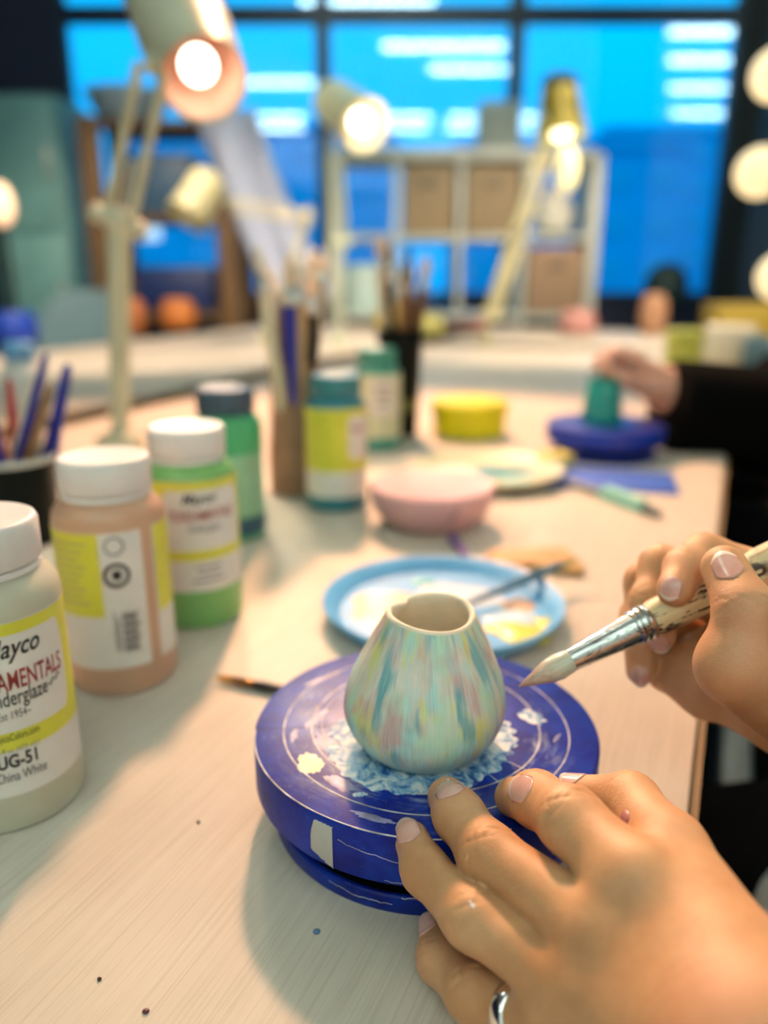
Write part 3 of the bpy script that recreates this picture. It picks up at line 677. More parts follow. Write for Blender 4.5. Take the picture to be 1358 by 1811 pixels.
puddle(0.050, -0.018, 0.024, 0.026, plain('pale_wash', (0.52,0.72,0.86), 0.3), seed=6, z=0.0050); puddle(0.058, 0.008, 0.013, 0.013, plain('peach_paint', (0.72,0.44,0.27), 0.3), seed=4, z=0.006)
puddle(0.052, -0.040, 0.024, 0.017, plain('yellow_paint', (0.72,0.62,0.06), 0.3), seed=5, z=0.006, hgt=0.003, rot=-0.4); puddle(0.074, -0.026, 0.010, 0.010, plain('yellow_paint', (0.7,0.6,0.06)), seed=7, z=0.007)
BLK = plain('black_handle', (0.012,0.012,0.014), 0.3); DBLUE = plain('blue_handle', (0.02,0.14,0.24), 0.35); NAVYH = plain('ultramarine_handle', (0.008,0.02,0.32), 0.35); WOOD = plain('raw_wood_handle', (0.50,0.32,0.16), 0.5)
ORH = plain('orange_handle', (0.62,0.16,0.02), 0.4); REDH = plain('red_handle', (0.42,0.02,0.02), 0.4); CRMH = plain('cream_handle', (0.72,0.64,0.46), 0.4); BROWN = plain('brown_handle', (0.22,0.11,0.045), 0.45)
BRI = plain('pale_bristle', (0.74,0.58,0.42), 0.7, scale=200); BRD = plain('dark_bristle', (0.10,0.06,0.03), 0.7, scale=200); BRW = plain('white_bristle', (0.78,0.72,0.64), 0.7, scale=200)
p0 = np.array([0.060, 0.540, TABLE+0.0135]); p1 = np.array([0.160, 0.612, TABLE+0.0235])
brush(p1, p0, 'thin brush with blue handle lying across the blue palette', DBLUE, plain('olive_bristle', (0.34,0.30,0.12), 0.6), r=0.0036, bl=0.02, fl=0.018, ferr=plain('dull_ferrule', (0.10,0.22,0.30), 0.4, 0.5))
# brush lying on the table left of the wheel
a, b = at_height(380, 1197, 0.0035), at_height(560, 1232, 0.0035)
brush(a, b, 'black-handled brush with orange bristles lying beside blue wheel', BLK, plain('orange_bristle', (0.62,0.30,0.04), 0.6), r=0.0030, bl=0.012, fl=0.016, ferr=plain('copper_ferrule', (0.30,0.15,0.05), 0.3, 0.8))

# ------------------------------------------------------------------ middle of the table
def at0(x, y, h=0.0): q = at_height(x, y, h); return (q[0], q[1], TABLE)
PINK = plain('pink_glaze', (0.62,0.38,0.40), 0.5, scale=20)
c = at0(762, 925); e = empty('bowl', c, 0.3); tag(e, 'matte pink bowl with rounded belly beside the teal jar', 'bowl')
MB().lathe([(0.030,0.0), (0.045,0.003), (0.057,0.014), (0.0635,0.030), (0.0640,0.040), (0.0630,0.0425), (0.0605,0.0415), (0.050,0.0400), (0.001,0.0390)], 60).build('body', PINK, e)
MB().tube([(0.004,-0.0640,0.036), (0.001,-0.0650,0.030), (-0.004,-0.0632,0.022), (-0.006,-0.0605,0.016)], [0.0008,0.0022,0.0020,0.0006], 8).build('handle_ridge', plain('mauve_ridge', (0.42,0.27,0.28), 0.5), e)
# yellow tub
c = at0(829, 768); e = empty('tub', c); tag(e, 'bright yellow round tub standing on the work table', 'tub')
YEL = plain('bright_yellow', (0.82,0.76,0.005), 0.4)
MB().lathe([(0.052,0.0), (0.056,0.002), (0.0575,0.034), (0.0570,0.036)], 56).build('body', YEL, e); MB().lathe([(0.0570,0.036), (0.0605,0.037), (0.0605,0.052), (0.057,0.055), (0.001,0.056)], 56).build('lid', YEL, e)
# plate with teal paint
c = at0(862, 846); e = empty('plate', c); tag(e, 'cream plate smeared with teal paint behind the pink bowl', 'plate')
MB().lathe([(0.060,0.0), (0.072,0.002), (0.094,0.0150), (0.0935,0.0165), (0.088,0.0150), (0.070,0.0060), (0.001,0.0055)], 64).build('dish', plain('cream_glaze', (0.50,0.50,0.33), 0.35), e)
puddle(0.020, 0.010, 0.042, 0.026, plain('deep_teal_paint', (0.02,0.26,0.30), 0.3), seed=2); puddle(-0.035, 0.028, 0.030, 0.024, plain('mint_paint', (0.42,0.66,0.56), 0.3), seed=4)
puddle(0.030, -0.035, 0.020, 0.014, plain('mint_paint', (0.4,0.6,0.5)), seed=1); puddle(0.048, 0.045, 0.016, 0.012, plain('grey_paint', (0.40,0.42,0.36), 0.4), seed=3)
# second wheel with teal pot
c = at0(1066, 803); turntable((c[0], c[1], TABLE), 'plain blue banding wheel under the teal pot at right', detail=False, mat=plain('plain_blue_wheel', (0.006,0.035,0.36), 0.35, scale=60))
e = empty('pot', (c[0]-0.006, c[1], TABLE+WH)); tag(e, 'small teal pot on the second blue wheel', 'pot')
MB().lathe([(0.026,0.0), (0.0275,0.003), (0.0270,0.020), (0.0245,0.040), (0.0215,0.056), (0.0200,0.062), (0.0180,0.061), (0.020,0.045), (0.022,0.008), (0.001,0.006)], 40, fr=lambda a, z: 1+0.03*math.sin(2*a)).build('body', plain('teal_pot_glaze', (0.02,0.36,0.31), 0.35, scale=40), e)
# bits between
def lump(name, px, dims, col, label, cat, rz=0.0, bev=0.004, rough=0.6, h=0.0):
    c = at0(*px, h); o = MB().box((0,0,dims[2]/2), dims, bev=min(bev, min(dims)*0.4)).build(name, plain(label[:24].replace(' ', '_'), col, rough), None); o.location = (c[0], c[1], TABLE+h); o.rotation_euler = (0,0,rz); return tag(o, label, cat)
lump('sponge', (980, 828), (0.045, 0.035, 0.022), (0.68,0.60,0.20), 'small yellow sponge beside the far blue wheel', 'sponge', 0.4, 0.008, 0.9)
lump('paper_sheet', (1075, 850), (0.16, 0.10, 0.003), (0.03,0.12,0.55), 'blue plastic sheet lying under the far wheel', 'sheet', -0.25, 0.001)
lump('wood_offcut', (940, 998), (0.075, 0.038, 0.010), (0.60,0.34,0.15), 'orange wooden offcut lying behind the palette', 'wood', 0.1); lump('wood_offcut', (985, 1010), (0.045, 0.022, 0.008), (0.50,0.32,0.12), 'short wooden offcut at the palette rim', 'wood', -0.3)
a, b = at_height(1000, 850, 0.006), at_height(1165, 908, 0.006)
e = empty('paint_tube', a); e.rotation_euler = Vector(b-a).to_track_quat('Z', 'Y').to_euler(); tag(e, 'pale turquoise paint tube lying near table edge', 'paint tube'); LT = float(np.linalg.norm(b-a))
MB().tube([(0,0,LT*0.40), (0,0,LT*0.48), (0,0,LT*0.8), (0,0,LT*0.86)], [0.004,0.0125,0.011,0.012], 16, 0.5).build('body', plain('turquoise_tube', (0.26,0.60,0.52), 0.4), e)
MB().tube([(0,0,0), (0,0,LT*0.40)], [0.003,0.0045], 12).build('nozzle', plain('grey_tube_end', (0.22,0.26,0.22), 0.5), e); MB().tube([(0,0,LT*0.85), (0,0,LT)], [0.006,0.004], 12).build('tail', plain('dark_tail', (0.10,0.14,0.14), 0.5), e)
a, b = at_height(735, 985, 0.004), at_height(832, 1000, 0.004); brush(b, a, 'small dark brush lying behind the palette', BLK, BRD, r=0.003, bl=0.012, fl=0.012)
a, b = at_height(800, 950, 0.004), at_height(826, 985, 0.004); o = MB().tube([a, b], [0.0045, 0.0035], 10).build('crayon', plain('purple_wax', (0.16,0.08,0.34), 0.5)); tag(o, 'short purple crayon lying under the pink bowl', 'crayon')
# crumbs on the table
for x, y, s, col, lb in ((560,1649,0.0013,(0.10,0.20,0.36),'tiny blue paint drop on table before the wheel'), (258,1790,0.0011,(0.10,0.03,0.04),'dark crumb of clay at bottom left of table'), (176,1733,0.0007,(0.06,0.03,0.03),'smallest dark crumb on the bare table'), (351,1455,0.0008,(0.10,0.05,0.05),'dark crumb left of the blue wheel')):
    c = at_height(x, y, 0); o = MB().ball((0,0,0.0004), (s*1.2, s, 0.0008), 12, 6).build('paint_crumb', plain('crumb_%d' % x, col, 0.2)); o.location = (c[0], c[1], TABLE); tag(o, lb, 'crumb')

# ------------------------------------------------------------------ brush holders
def pot_brushes(c, base_h, top_h, rim, specs, where, group):
    """specs: (angle deg, lean, length, handle, bristle, r, up) ; up: bristles up"""
    for i, (a, lean, ln, hm_, bm_, r, up_, colour) in enumerate(specs):
        d = Vector((math.cos(math.radians(a))*lean, math.sin(math.radians(a))*lean, 1)).normalized()
        hd_ = Vector((math.cos(math.radians(a)), math.sin(math.radians(a)), 0)); foot = Vector((c[0], c[1], TABLE+base_h)) + hd_*(rim if lean < 0.35 else -rim*1.4); end = foot+d*ln
        p, q = (end, foot) if up_ else (foot, end)
        brush(p, q, '%s brush standing in %s' % (colour, where), hm_, bm_, r=r*1.35, bl=0.030, fl=0.022, group=group, fat=1.15)
c = at0(36, 955); e = empty('brush_cup', c); tag(e, 'black cup with white rim full of brushes at left', 'cup')
CUPB = plain('black_glazed_cup', (0.003,0.006,0.006), 0.4, scale=40, spec=0.15)
MB().lathe([(0.036,0.0), (0.038,0.002), (0.0405,0.080), (0.0390,0.080), (0.0365,0.006), (0.001,0.005)], 56).build('body', CUPB, e); MB().lathe([(0.0410,0.0795), (0.0415,0.083), (0.0400,0.0850), (0.0385,0.083), (0.0387,0.0795)], 56, cap0=False, cap1=False).build('rim', plain('white_rim', (0.66,0.66,0.62), 0.4), e)
pot_brushes(c, 0.008, 0.08, 0.014, [(150,.35,.15,ORH,BRI,.004,False,'orange-handled left-leaning'), (185,.42,.14,NAVYH,BRI,.005,False,'blue-handled left-leaning'), (200,.22,.15,WOOD,BRI,.004,False,'pale wooden'), (20,.30,.165,NAVYH,BRI,.0055,False,'stout blue-handled'), (350,.42,.185,NAVYH,BRI,.004,False,'tall slanting blue-handled'),
    (60,.20,.15,CRMH,BRI,.005,False,'cream-handled'), (5,.36,.155,CRMH,BRW,.0045,False,'cream-handled right-leaning'), (330,.62,.175,BROWN,BRI,.0035,False,'brown far-leaning'), (100,.15,.145,REDH,BRI,.004,False,'red-handled'), (240,.28,.14,ORH,BRI,.004,False,'orange-handled front'), (280,.18,.14,NAVYH,BRI,.0045,False,'blue-handled front'), (345,.55,.16,plain('grey_handle',(0.30,0.30,0.26),.5),BRI,.004,False,'grey-handled right-leaning')],
    'the black cup', 'brushes in the black cup')
# woven tan holder
c = at0(527, 868); e = empty('brush_holder', c); tag(e, 'tall tan waisted holder full of upright brushes', 'holder')
TAN = plain('tan_woven_clay', (0.34,0.19,0.11), 0.7, scale=80, bump=0.6)
MB().lathe([(0.030,0.0), (0.033,0.003), (0.0325,0.040), (0.0285,0.085), (0.0268,0.115), (0.0280,0.140), (0.0300,0.150), (0.0285,0.150), (0.0250,0.115), (0.028,0.05), (0.029,0.008), (0.001,0.006)], 48).build('body', TAN, e)
for z, r_ in ((0.020,0.0332), (0.060,0.0300), (0.100,0.0272)): MB().lathe([(r_-0.001,z-0.003), (r_+0.0012,z), (r_-0.001,z+0.003)], 48, cap0=False, cap1=False).build('woven_band', plain('dark_tan_band', (0.26,0.14,0.08), 0.7), e)
hs = [WOOD, BROWN, NAVYH, CRMH, BROWN, BLK, WOOD, CRMH, BROWN, NAVYH, WOOD, CRMH]; hn = ['wooden', 'brown', 'blue', 'cream', 'dark brown', 'black', 'short wooden', 'tall cream', 'slanting brown', 'front blue', 'tall wooden', 'right-leaning cream']
pot_brushes(c, 0.02, 0.15, 0.008, [((i*137) % 360, 0.08+0.035*(i % 4), 0.225+0.012*((i*5) % 4), hs[i], (BRI, BRW, BRI)[i % 3], 0.0048+0.0006*(i % 3), True, hn[i]+'-handled bristle-up') for i in range(12)], 'the tall tan holder', 'brushes in the tan holder')
# black cup behind the jars
c = at0(706, 768); e = empty('brush_cup', c); tag(e, 'tall black tumbler of brushes behind the teal jars', 'cup')
MB().lathe([(0.026,0.0), (0.028,0.002), (0.036,0.165), (0.0345,0.165), (0.0265,0.006), (0.001,0.005)], 48).build('body', CUPB, e)
MB().lathe([(0.0300,0.040), (0.0305,0.042), (0.0312,0.058), (0.0302,0.060)], 48, cap0=False, cap1=False).build('band', plain('olive_band', (0.14,0.13,0.03), 0.6), e)
hs = [BROWN, WOOD, BLK, BROWN, WOOD, CRMH, BROWN, BLK]; hn = ['slim brown', 'wooden', 'black', 'dark brown', 'left-leaning wooden', 'cream', 'tall brown', 'tall black']
pot_brushes(c, 0.02, 0.15, 0.008, [((i*101+40) % 360, 0.07+0.025*(i % 4), 0.240+0.014*((i*3) % 4), hs[i], (BRD, BRI)[i % 2], 0.0045, True, hn[i]+'-handled') for i in range(8)], 'the tall black tumbler', 'brushes in the black tumbler')

# ------------------------------------------------------------------ the painter: hands, arms, body
def skin_mat(name, base, dark, pink):
    t = NT(name); v = t.coord()
    f1 = t.noise(v, 38, 4, 0.6); f2 = t.noise(v, 260, 4, 0.6); f3 = t.noise(v, 14, 2, 0.5)
    c = t.ramp(f1, [(0.34, dark), (0.62, base)])
    c = t.mix(t.ramp(f3, [(0.50, 0.0), (0.72, 0.55)]), c, pink)
    c = t.mix(t.ramp(f2, [(0.30, 0.22), (0.60, 0.0)]), c, dark)
    t.set(color=c, rough=0.46, spec=0.4, sss=0.22, ssss=0.006, sssr=(1.0, 0.42, 0.22))
    vo = t.n('TexVoronoi', feature='DISTANCE_TO_EDGE'); vo.inputs['Scale'].default_value = 900; t.l(v, vo.inputs['Vector'])
    b = t.bump(t.ramp(vo.outputs['Distance'], [(0.0, 0.0), (0.25, 1.0)]), 0.16, 0.0004)
    t.bump(t.noise(v, 520, 5, 0.65), 0.28, 0.0006, b)
    return t.m
SKIN = skin_mat('skin', (0.68, 0.395, 0.205), (0.57, 0.30, 0.14), (0.68, 0.345, 0.22))
NAIL = NT('nail')
_v = NAIL.coord(); NAIL.set(color=NAIL.ramp(NAIL.noise(_v, 120, 3), [(0.3, (0.66, 0.36, 0.30)), (0.7, (0.76, 0.47, 0.40))]), rough=0.22, coat=0.5, coatr=0.12, sss=0.1, ssss=0.003)
NAIL = NAIL.m

LH = {
 'I': ([(910,1410,.309),(950,1414,.293),(1010,1452,.268),(1125,1560,.243)], [.0078,.0096,.0108,.0122]),
 'M': ([(791,1410,.315),(811,1442,.302),(864,1512,.280),(1064,1652,.243)], [.0079,.0092,.0103,.0110]),
 'R': ([(728,1484,.304),(752,1540,.291),(836,1624,.267),(1016,1748,.243)], [.0068,.0082,.0096,.0104]),
 'P': ([(770,1648,.301),(778,1698,.288),(836,1758,.268),(975,1818,.246)], [.0066,.0077,.0086,.0094]),
 'T': ([(1012,1404,.305),(1116,1420,.286),(1185,1502,.258),(1290,1690,.222)], [.0072,.0098,.0115,.0150])}
RH = {
 'I': ([(1194,1042,.340),(1214,1006,.350),(1246,985,.360),(1385,1030,.352)], [.0078,.0088,.0100,.0112]),
 'M': ([(1166,1124,.361),(1150,1064,.372),(1168,1003,.382),(1370,1060,.366)], [.0072,.0086,.0098,.0112]),
 'R': ([(1133,1186,.383),(1130,1105,.392),(1140,1030,.400),(1350,1090,.383)], [.0070,.0084,.0094,.0108]),
 'P': ([(1172,1196,.395),(1140,1150,.404),(1128,1088,.408),(1335,1150,.398)], [.0060,.0072,.0082,.0100]),
 'T': ([(1281,1004,.324),(1318,1080,.309),(1296,1172,.308),(1390,1235,.328)], [.0092,.0110,.0118,.0170])}
def pts(Hd, k): return [at_depth(*q) for q in Hd[k][0]]

def hand_field(Hd, wrist, fore, wr, fr, h, palmr, extra=(), kweb=0.007):
    J = {k: pts(Hd, k) for k in 'IMRPT'}
    allp = sum(J.values(), []) + [wrist, fore]
    fld = Field(np.min(allp, 0)-0.025, np.max(allp, 0)+0.025, h)
    # palm: one blended slab of metacarpals
    first = True
    for k in 'IMRP':
        a = J[k][3]; b = wrist + (a-wrist)*0.12
        fld.merge(fld.chain([a, (a+b)/2, b], [palmr[k], palmr[k]*1.05, palmr['W']], pad=0.03), 0.001 if first else 0.016); first = False
    for item in extra: fld.merge(fld.chain(item[0], item[1], pad=0.03), item[2])
    fld.merge(fld.chain([wrist, fore], [wr, fr], pad=0.03), 0.022)
    palm = fld.D.copy(); res = palm.copy()
    for k in 'IMRPT':
        p, r = J[k], Hd[k][1]
        sl, d = fld.chain(p, r, 0.005)
        # fleshy swelling half way along each bone, slight waist at the joints
        res[sl] = smin(res[sl], smin(palm[sl], d, kweb if k != 'T' else 0.011), 0.0012)
    fld.D = res
    return fld, J
def finger_detail(fld, J, k, dors, r, amp=0.00048):
    p = J[k]
    for jn, half, offs in ((1, r[1], [(-.0011, .8), (.0004, 1.0), (.0018, .6)]), (2, r[2], [(-.0036, .6), (-.0020, .9), (-.0004, 1.0), (.0013, .9), (.0030, .6)])):
        if k == 'T' and jn == 2: continue
        ax = unit(p[jn-1]-p[jn+1]); d = unit(dors - ax*np.dot(dors, ax))
        fld.bump(p[jn]+d*half*0.75, half*0.75, 0.0007)
        fld.crease(p[jn], ax, d, half, offs, 0.00055, amp)

HOLD = empty('person', (0.47, 0.41, 0.0))
tag(HOLD, 'person in white shirt painting a small vase with a thick brush', 'person')
def own(o):                      # parent keeping world place
    o.parent = HOLD; o.matrix_parent_inverse = Matrix.Translation(HOLD.location).inverted(); return o

# left hand steadies the wheel
LW = at_depth(1372, 1905, .200); LE = np.array([0.30, 0.05, 0.82])
LF, LJ = hand_field(LH, LW, LW+(LE-LW)*0.35, .0235, .028, .00075,
    dict(I=.0115, M=.0110, R=.0105, P=.0098, W=.018),
    kweb=.007)
tocam = unit(CAM-LJ['M'][2]); dl = unit(tocam + np.array([-0.25, 0.1, 0.5]))
for k in 'IMRP': finger_detail(LF, LJ, k, dl, LH[k][1])
finger_detail(LF, LJ, 'T', unit([0.2, 0.2, 1]), LH['T'][1], .0004)
for k in 'IMRP': LF.bump(LJ[k][3] + dl*0.009, 0.010, 0.0013)          # knuckles
for a, b in (('I','M'), ('M','R'), ('R','P')):
    LF.bump((LJ[a][3]+LJ[b][3])/2 + dl*0.011, 0.008, -0.0003)
# right hand holds the brush
RW = at_depth(1455, 1235, .352); RE = np.array([0.38, 0.345, 0.77])
RF, RJ = hand_field(RH, RW, RW+(RE-RW)*0.25, .0245, .029, .00080,
    dict(I=.0105, M=.0105, R=.0105, P=.0105, W=.019),
    extra=[([at_depth(1300,1185,.312), at_depth(1400,1225,.335)], [.0125,.019], .016),
           ([at_depth(1185,1185,.392), at_depth(1250,1222,.378), at_depth(1400,1250,.362)], [.0105,.0125,.018], .018),
           ([at_depth(1240,1165,.384), at_depth(1345,1120,.368)], [.012,.014], .014)], kweb=.006)
up = np.array([-0.5, 0.1, 0.85])
for k in 'IMRP':
    p = RJ[k]; finger_detail(RF, RJ, k, unit(p[2]-(p[1]+p[3])/2 + np.array([-.002,-.002,.004])), RH[k][1], .0004)
finger_detail(RF, RJ, 'T', unit(CAM-RJ['T'][1]), RH['T'][1], .0003)

# rest of the body, coarser: arms, torso, neck, head
SHL = np.array([0.39, 0.25, 1.08]); SHR = np.array([0.51, 0.53, 1.08]); HIP = np.array([0.476, 0.41, 0.60]); CH = np.array([0.468, 0.42, 1.0])
HEAD = np.array([0.42, 0.44, 1.36])
fdir = unit([-0.917, 0.40, 0]); sdir = unit([0.40, 0.917, 0])
BF = Field((0.05, -0.02, 0.42), (0.78, 0.74, 1.52), .0075)
for ch, rr, k in (([LW+(LE-LW)*0.30, LE, SHL], [.0272,.036,.048], .02), ([RW+(RE-RW)*0.20, RE, SHR], [.0278,.036,.048], .02),
               ([SHL, CH+[0,0,.06], SHR], [.05,.09,.05], .05), ([CH+sdir*.06, HIP+sdir*.06], [.105,.115], .06), ([CH-sdir*.06, HIP-sdir*.06], [.105,.115], .06),
               ([CH+[0,0,.1], HEAD-fdir*.02-[0,0,.05]], [.055,.05], .04),
               ([HEAD+[0,0,.045]-fdir*.015, HEAD-[0,0,.03]+fdir*.01], [.082,.068], .03), ([HEAD-[0,0,.075]+fdir*.045, HEAD-[0,0,.04]+fdir*.03], [.03,.05], .03),
               ([HEAD+fdir*.080+[0,0,.012], HEAD+fdir*.098-[0,0,.022]], [.010,.014], .015),
               ([HEAD+fdir*.072-[0,0,.052]-sdir*.015, HEAD+fdir*.072-[0,0,.052]+sdir*.015], [.010,.010], .008),
               ([HEAD+sdir*.080-[0,0,.02], HEAD+sdir*.083+[0,0,.02]], [.012,.014], .01), ([HEAD-sdir*.080-[0,0,.02], HEAD-sdir*.083+[0,0,.02]], [.012,.014], .01)):
    BF.merge(BF.chain(ch, rr, .02, pad=.06), k)
for s_ in (-1, 1): BF.bump(HEAD+fdir*.088+sdir*.034*s_+[0,0,.012], .016, -.010)
body = own(link('body', np_mesh('body', [LF.mesh(), RF.mesh(), BF.mesh()]), SKIN, None, auto=180))
for s_ in (-1, 1):
    own(MB().ball(HEAD+fdir*.076+sdir*.034*s_+np.array([0,0,.012]), .0125).build('eye', plain('eye_white', (0.75,0.73,0.70), 0.1)))
# clothing and hair
WHITE_SHIRT = NT('white_shirt'); _v = WHITE_SHIRT.coord()
WHITE_SHIRT.set(color=WHITE_SHIRT.ramp(WHITE_SHIRT.noise(_v, 9, 3), [(0.3, (0.66,0.70,0.68)), (0.7, (0.80,0.82,0.79))]), rough=0.85)
WHITE_SHIRT.bump(WHITE_SHIRT.noise(_v, 30, 3), 0.5, 0.004); WHITE_SHIRT = WHITE_SHIRT.m
SF = Field((0.15, 0.02, 0.40), (0.78, 0.80, 1.24), .009)
for ch, rr, k in (([SHL, SHL+(LE-SHL)*.45], [.060,.062], .02), ([SHR, SHR+(RE-SHR)*.45], [.060,.062], .02), ([SHL, CH+[0,0,.055], SHR], [.058,.098,.058], .05),
               ([CH+sdir*.06, HIP+sdir*.06], [.117,.125], .06), ([CH-sdir*.06, HIP-sdir*.06], [.117,.125], .06)):
    SF.merge(SF.chain(ch, rr, .02, pad=.06), k)
SF.merge(SF.chain([HIP-sdir*.07-[0,0,.01], np.array([0.288, 0.410, 0.585])], [.100,.050], .02, pad=.06), .05)   # shirt tail over the near thigh
own(link('shirt', np_mesh('shirt', [SF.mesh()]), WHITE_SHIRT, None, auto=180))
HF = Field(HEAD-0.18, HEAD+0.18, .007)
HF.merge(HF.chain([HEAD+[0,0,.055]-fdir*.02, HEAD-[0,0,.03]-fdir*.045], [.090,.082], .02, pad=.05), .001)
HF.merge(HF.chain([HEAD-fdir*.085+[0,0,.03], HEAD-fdir*.10-[0,0,.10]], [.05,.03], .02, pad=.05), .03)
own(link('hair', np_mesh('hair', [HF.mesh()]), plain('dark_hair', (0.02,0.014,0.010), 0.45, bump=0.5), None, auto=180))
TF = Field((-0.05, 0.02, -0.02), (0.75, 0.80, 0.74), .012)
for s_ in (-1, 1):
    hp = HIP+sdir*.09*s_-[0,0,.022]; kn = np.array([hp[0], hp[1], .56])+fdir*.34-sdir*.17; ft = np.array([kn[0], kn[1], .05])-fdir*.05
    TF.merge(TF.chain([hp, kn, ft], [.085,.062,.045], .03, pad=.06), .03)
own(link('trousers', np_mesh('trousers', [TF.mesh()]), plain('black_denim', (0.003,0.003,0.004), 0.95, bump=0.4, spec=0.1), None, auto=180))

for fld, J, k, px, py, w, l in ((LF, LJ, 'I', 921, 1393, .0105, .0115), (LF, LJ, 'M', 795, 1394, .0112, .0110), (LF, LJ, 'R', 720, 1469, .0098, .0115),
                              (LF, LJ, 'P', 752, 1636, .0085, .0100), (RF, RJ, 'I', 1186, 1037, .0088, .0095), (RF, RJ, 'T', 1286, 1002, .0108, .0130),
                              (RF, RJ, 'M', 1166, 1140, .0085, .0080), (RF, RJ, 'R', 1131, 1196, .0085, .0095)):
    c = fld.march(CAM, ray(px, py), 0.6)
    if c is None: print('NAIL MISS', k, px, py); continue
    own(nail(fld, c, J[k][0]-J[k][1], w, l, NAIL, None))
c = LF.march(LJ['T'][0]+np.array([0,0,.03]), np.array([0,0,-1.0]), .05)
if c is not None: own(nail(LF, c, LJ['T'][0]-LJ['T'][1], .0100, .0090, NAIL, None))
RINGA = 4.0

# ------------------------------------------------------------------ ring and paint on the left hand
p = LJ['P']; c = p[2]*0.42+p[3]*0.58; ax = unit(p[3]-p[2]); rr = LH['P'][1][2]*0.42+LH['P'][1][3]*0.58+0.0004
Q = Vector(ax).to_track_quat('Z', 'Y').to_matrix().to_4x4()
e = empty('ring', c); tag(e, 'polished silver ring on the little finger of the near hand', 'ring')
SIL = plain('polished_silver', (0.80,0.80,0.78), 0.08, 1.0, var=0.03)
vs = []; fs = []; n, m = 72, 10
for i in range(n):
    a = 2*PI*i/n; w = 0.0028+0.0026*math.exp(-((((a-RINGA+PI) % (2*PI))-PI)/0.8)**2); tw = 0.0012*math.sin(a*2)
    for k in range(m):
        b = 2*PI*k/m; r = rr+0.0003+0.0010*math.cos(b); z = w*math.sin(b)+tw; vs.append(Q @ Vector((r*math.cos(a), r*math.sin(a), z)))
for i in range(n):
    for k in range(m): fs.append((i*m+k, ((i+1) % n)*m+k, ((i+1) % n)*m+(k+1) % m, i*m+(k+1) % m))
MB().add(vs, fs).build('band', SIL, e, auto=180)
def speck(px, py, r, fld=LF, mat=None, name='paint_speck'):
    c = fld.march(CAM, ray(px, py), 0.6)
    if c is None: return
    n_ = fld.normal(c); M = Vector(n_).to_track_quat('Z', 'Y').to_matrix()
    own(MB().ball(c, (r, r*0.8, r*0.35), 14, 8, M).build(name, mat or plain('white_speck', (0.85,0.83,0.80), 0.4)))
speck(1106, 1446, .0030, mat=plain('mauve_gloss', (0.46,0.20,0.19), 0.2)); speck(835, 1602, .0010); speck(831, 1595, .0006); speck(748, 1622, .0011); speck(744, 1628, .0008); speck(708, 1452, .0008); speck(792, 1379, .0007)

# ------------------------------------------------------------------ desk lamps
LCREAM = plain('cream_lamp_enamel', (0.58,0.56,0.34), 0.35, scale=10); LGREEN = plain('pale_green_lamp_enamel', (0.50,0.58,0.42), 0.35, scale=10); SPRING = plain('steel_spring', (0.55,0.55,0.52), 0.3, 0.8)
def desk_lamp(label, base, joints, back, mouth, r0, r1, enamel, glow, power, lightcol=(1.0, 0.80, 0.58), bars=True, post_r=0.010, bar_r=0.0065, spot=True, inner=(0.85,0.62,0.50)):
    """base on the table, arm joints, then a shade from back to mouth"""
    base, back, mouth = Vector(base), Vector(back), Vector(mouth); J = [Vector(q) for q in joints]
    e = empty('desk_lamp', base); tag(e, label, 'lamp', 'articulated desk lamps'); L = lambda q: Vector(q)-base
    MB().box((0,0,0.014), (0.055,0.055,0.028), bev=0.005).box((0,0,-0.03), (0.05,0.02,0.07), bev=0.004).build('clamp', enamel, e)
    MB().tube([(0,0,0.02), L(J[0])], [post_r*0.8, post_r], 14).build('post', enamel, e)
    for i in range(len(J)-1):
        a, b = L(J[i]), L(J[i+1]); d = (b-a).normalized(); s = d.cross(Vector((0,1,0))).normalized()*0.016
        for k in ((-1, 1) if bars else (0,)): MB().tube([a+s*k, b+s*k], bar_r, 10).build('arm_bar', enamel, e)
        if bars: MB().tube([a+(b-a)*0.04, a+(b-a)*0.42], 0.005, 8).build('spring', SPRING, e)
        MB().ball(a, 0.020, 16, 10).build('joint', enamel, e)
        MB().tube([a-s*2.3, a+s*2.3], 0.012, 12).build('cross_bolt', enamel, e)
    m, bk = L(mouth), L(back); ax = (m-bk).normalized(); ln = (m-bk).length; Q = ax.to_track_quat('Z', 'Y').to_matrix().to_4x4(); Q.translation = bk
    MB().tube([L(J[-1]), bk+ax*ln*0.25], 0.010, 10).build('shade_bracket', enamel, e)
    sh = MB().lathe([(0.010,-0.02), (r0*0.55,-0.015), (r0*0.9,0.0), (r0,ln*0.10), (r0*1.02,ln*0.55), (r1,ln), (r1*1.03,ln), (r1*0.97,ln), (r0*0.97,ln*0.55), (r0*0.94,ln*0.2), (0.01,ln*0.12)], 40, (0,0,0), Q).build('shade', enamel, e)
    MB().lathe([(r1*0.955,ln*0.985), (r0*0.95,ln*0.58), (r0*0.80,ln*0.32)], 40, (0,0,0), Q, cap0=False, cap1=True).build('reflector', plain('reflector_%d' % int(inner[1]*100), inner, 0.35), e)
    MB().ball(bk+ax*ln*0.86, r1*0.42, 20, 12).build('bulb', glow, e)
    if spot: lamp_light('desk_lamp_light', 'SPOT', mouth+ax*0.005, power, lightcol, mouth+ax, spot_size=math.radians(115), spot_blend=0.6, shadow_soft_size=0.035)
    return e
GLOW = plain('bulb_glow', (1,1,1), 0.5, emit=(1.0,0.86,0.70), emits=5); GLOWD = plain('bulb_glow_soft', (1,1,1), 0.5, emit=(1.0,0.92,0.66), emits=3.0)
b = at_height(215, 800, 0); Yl = b[1]
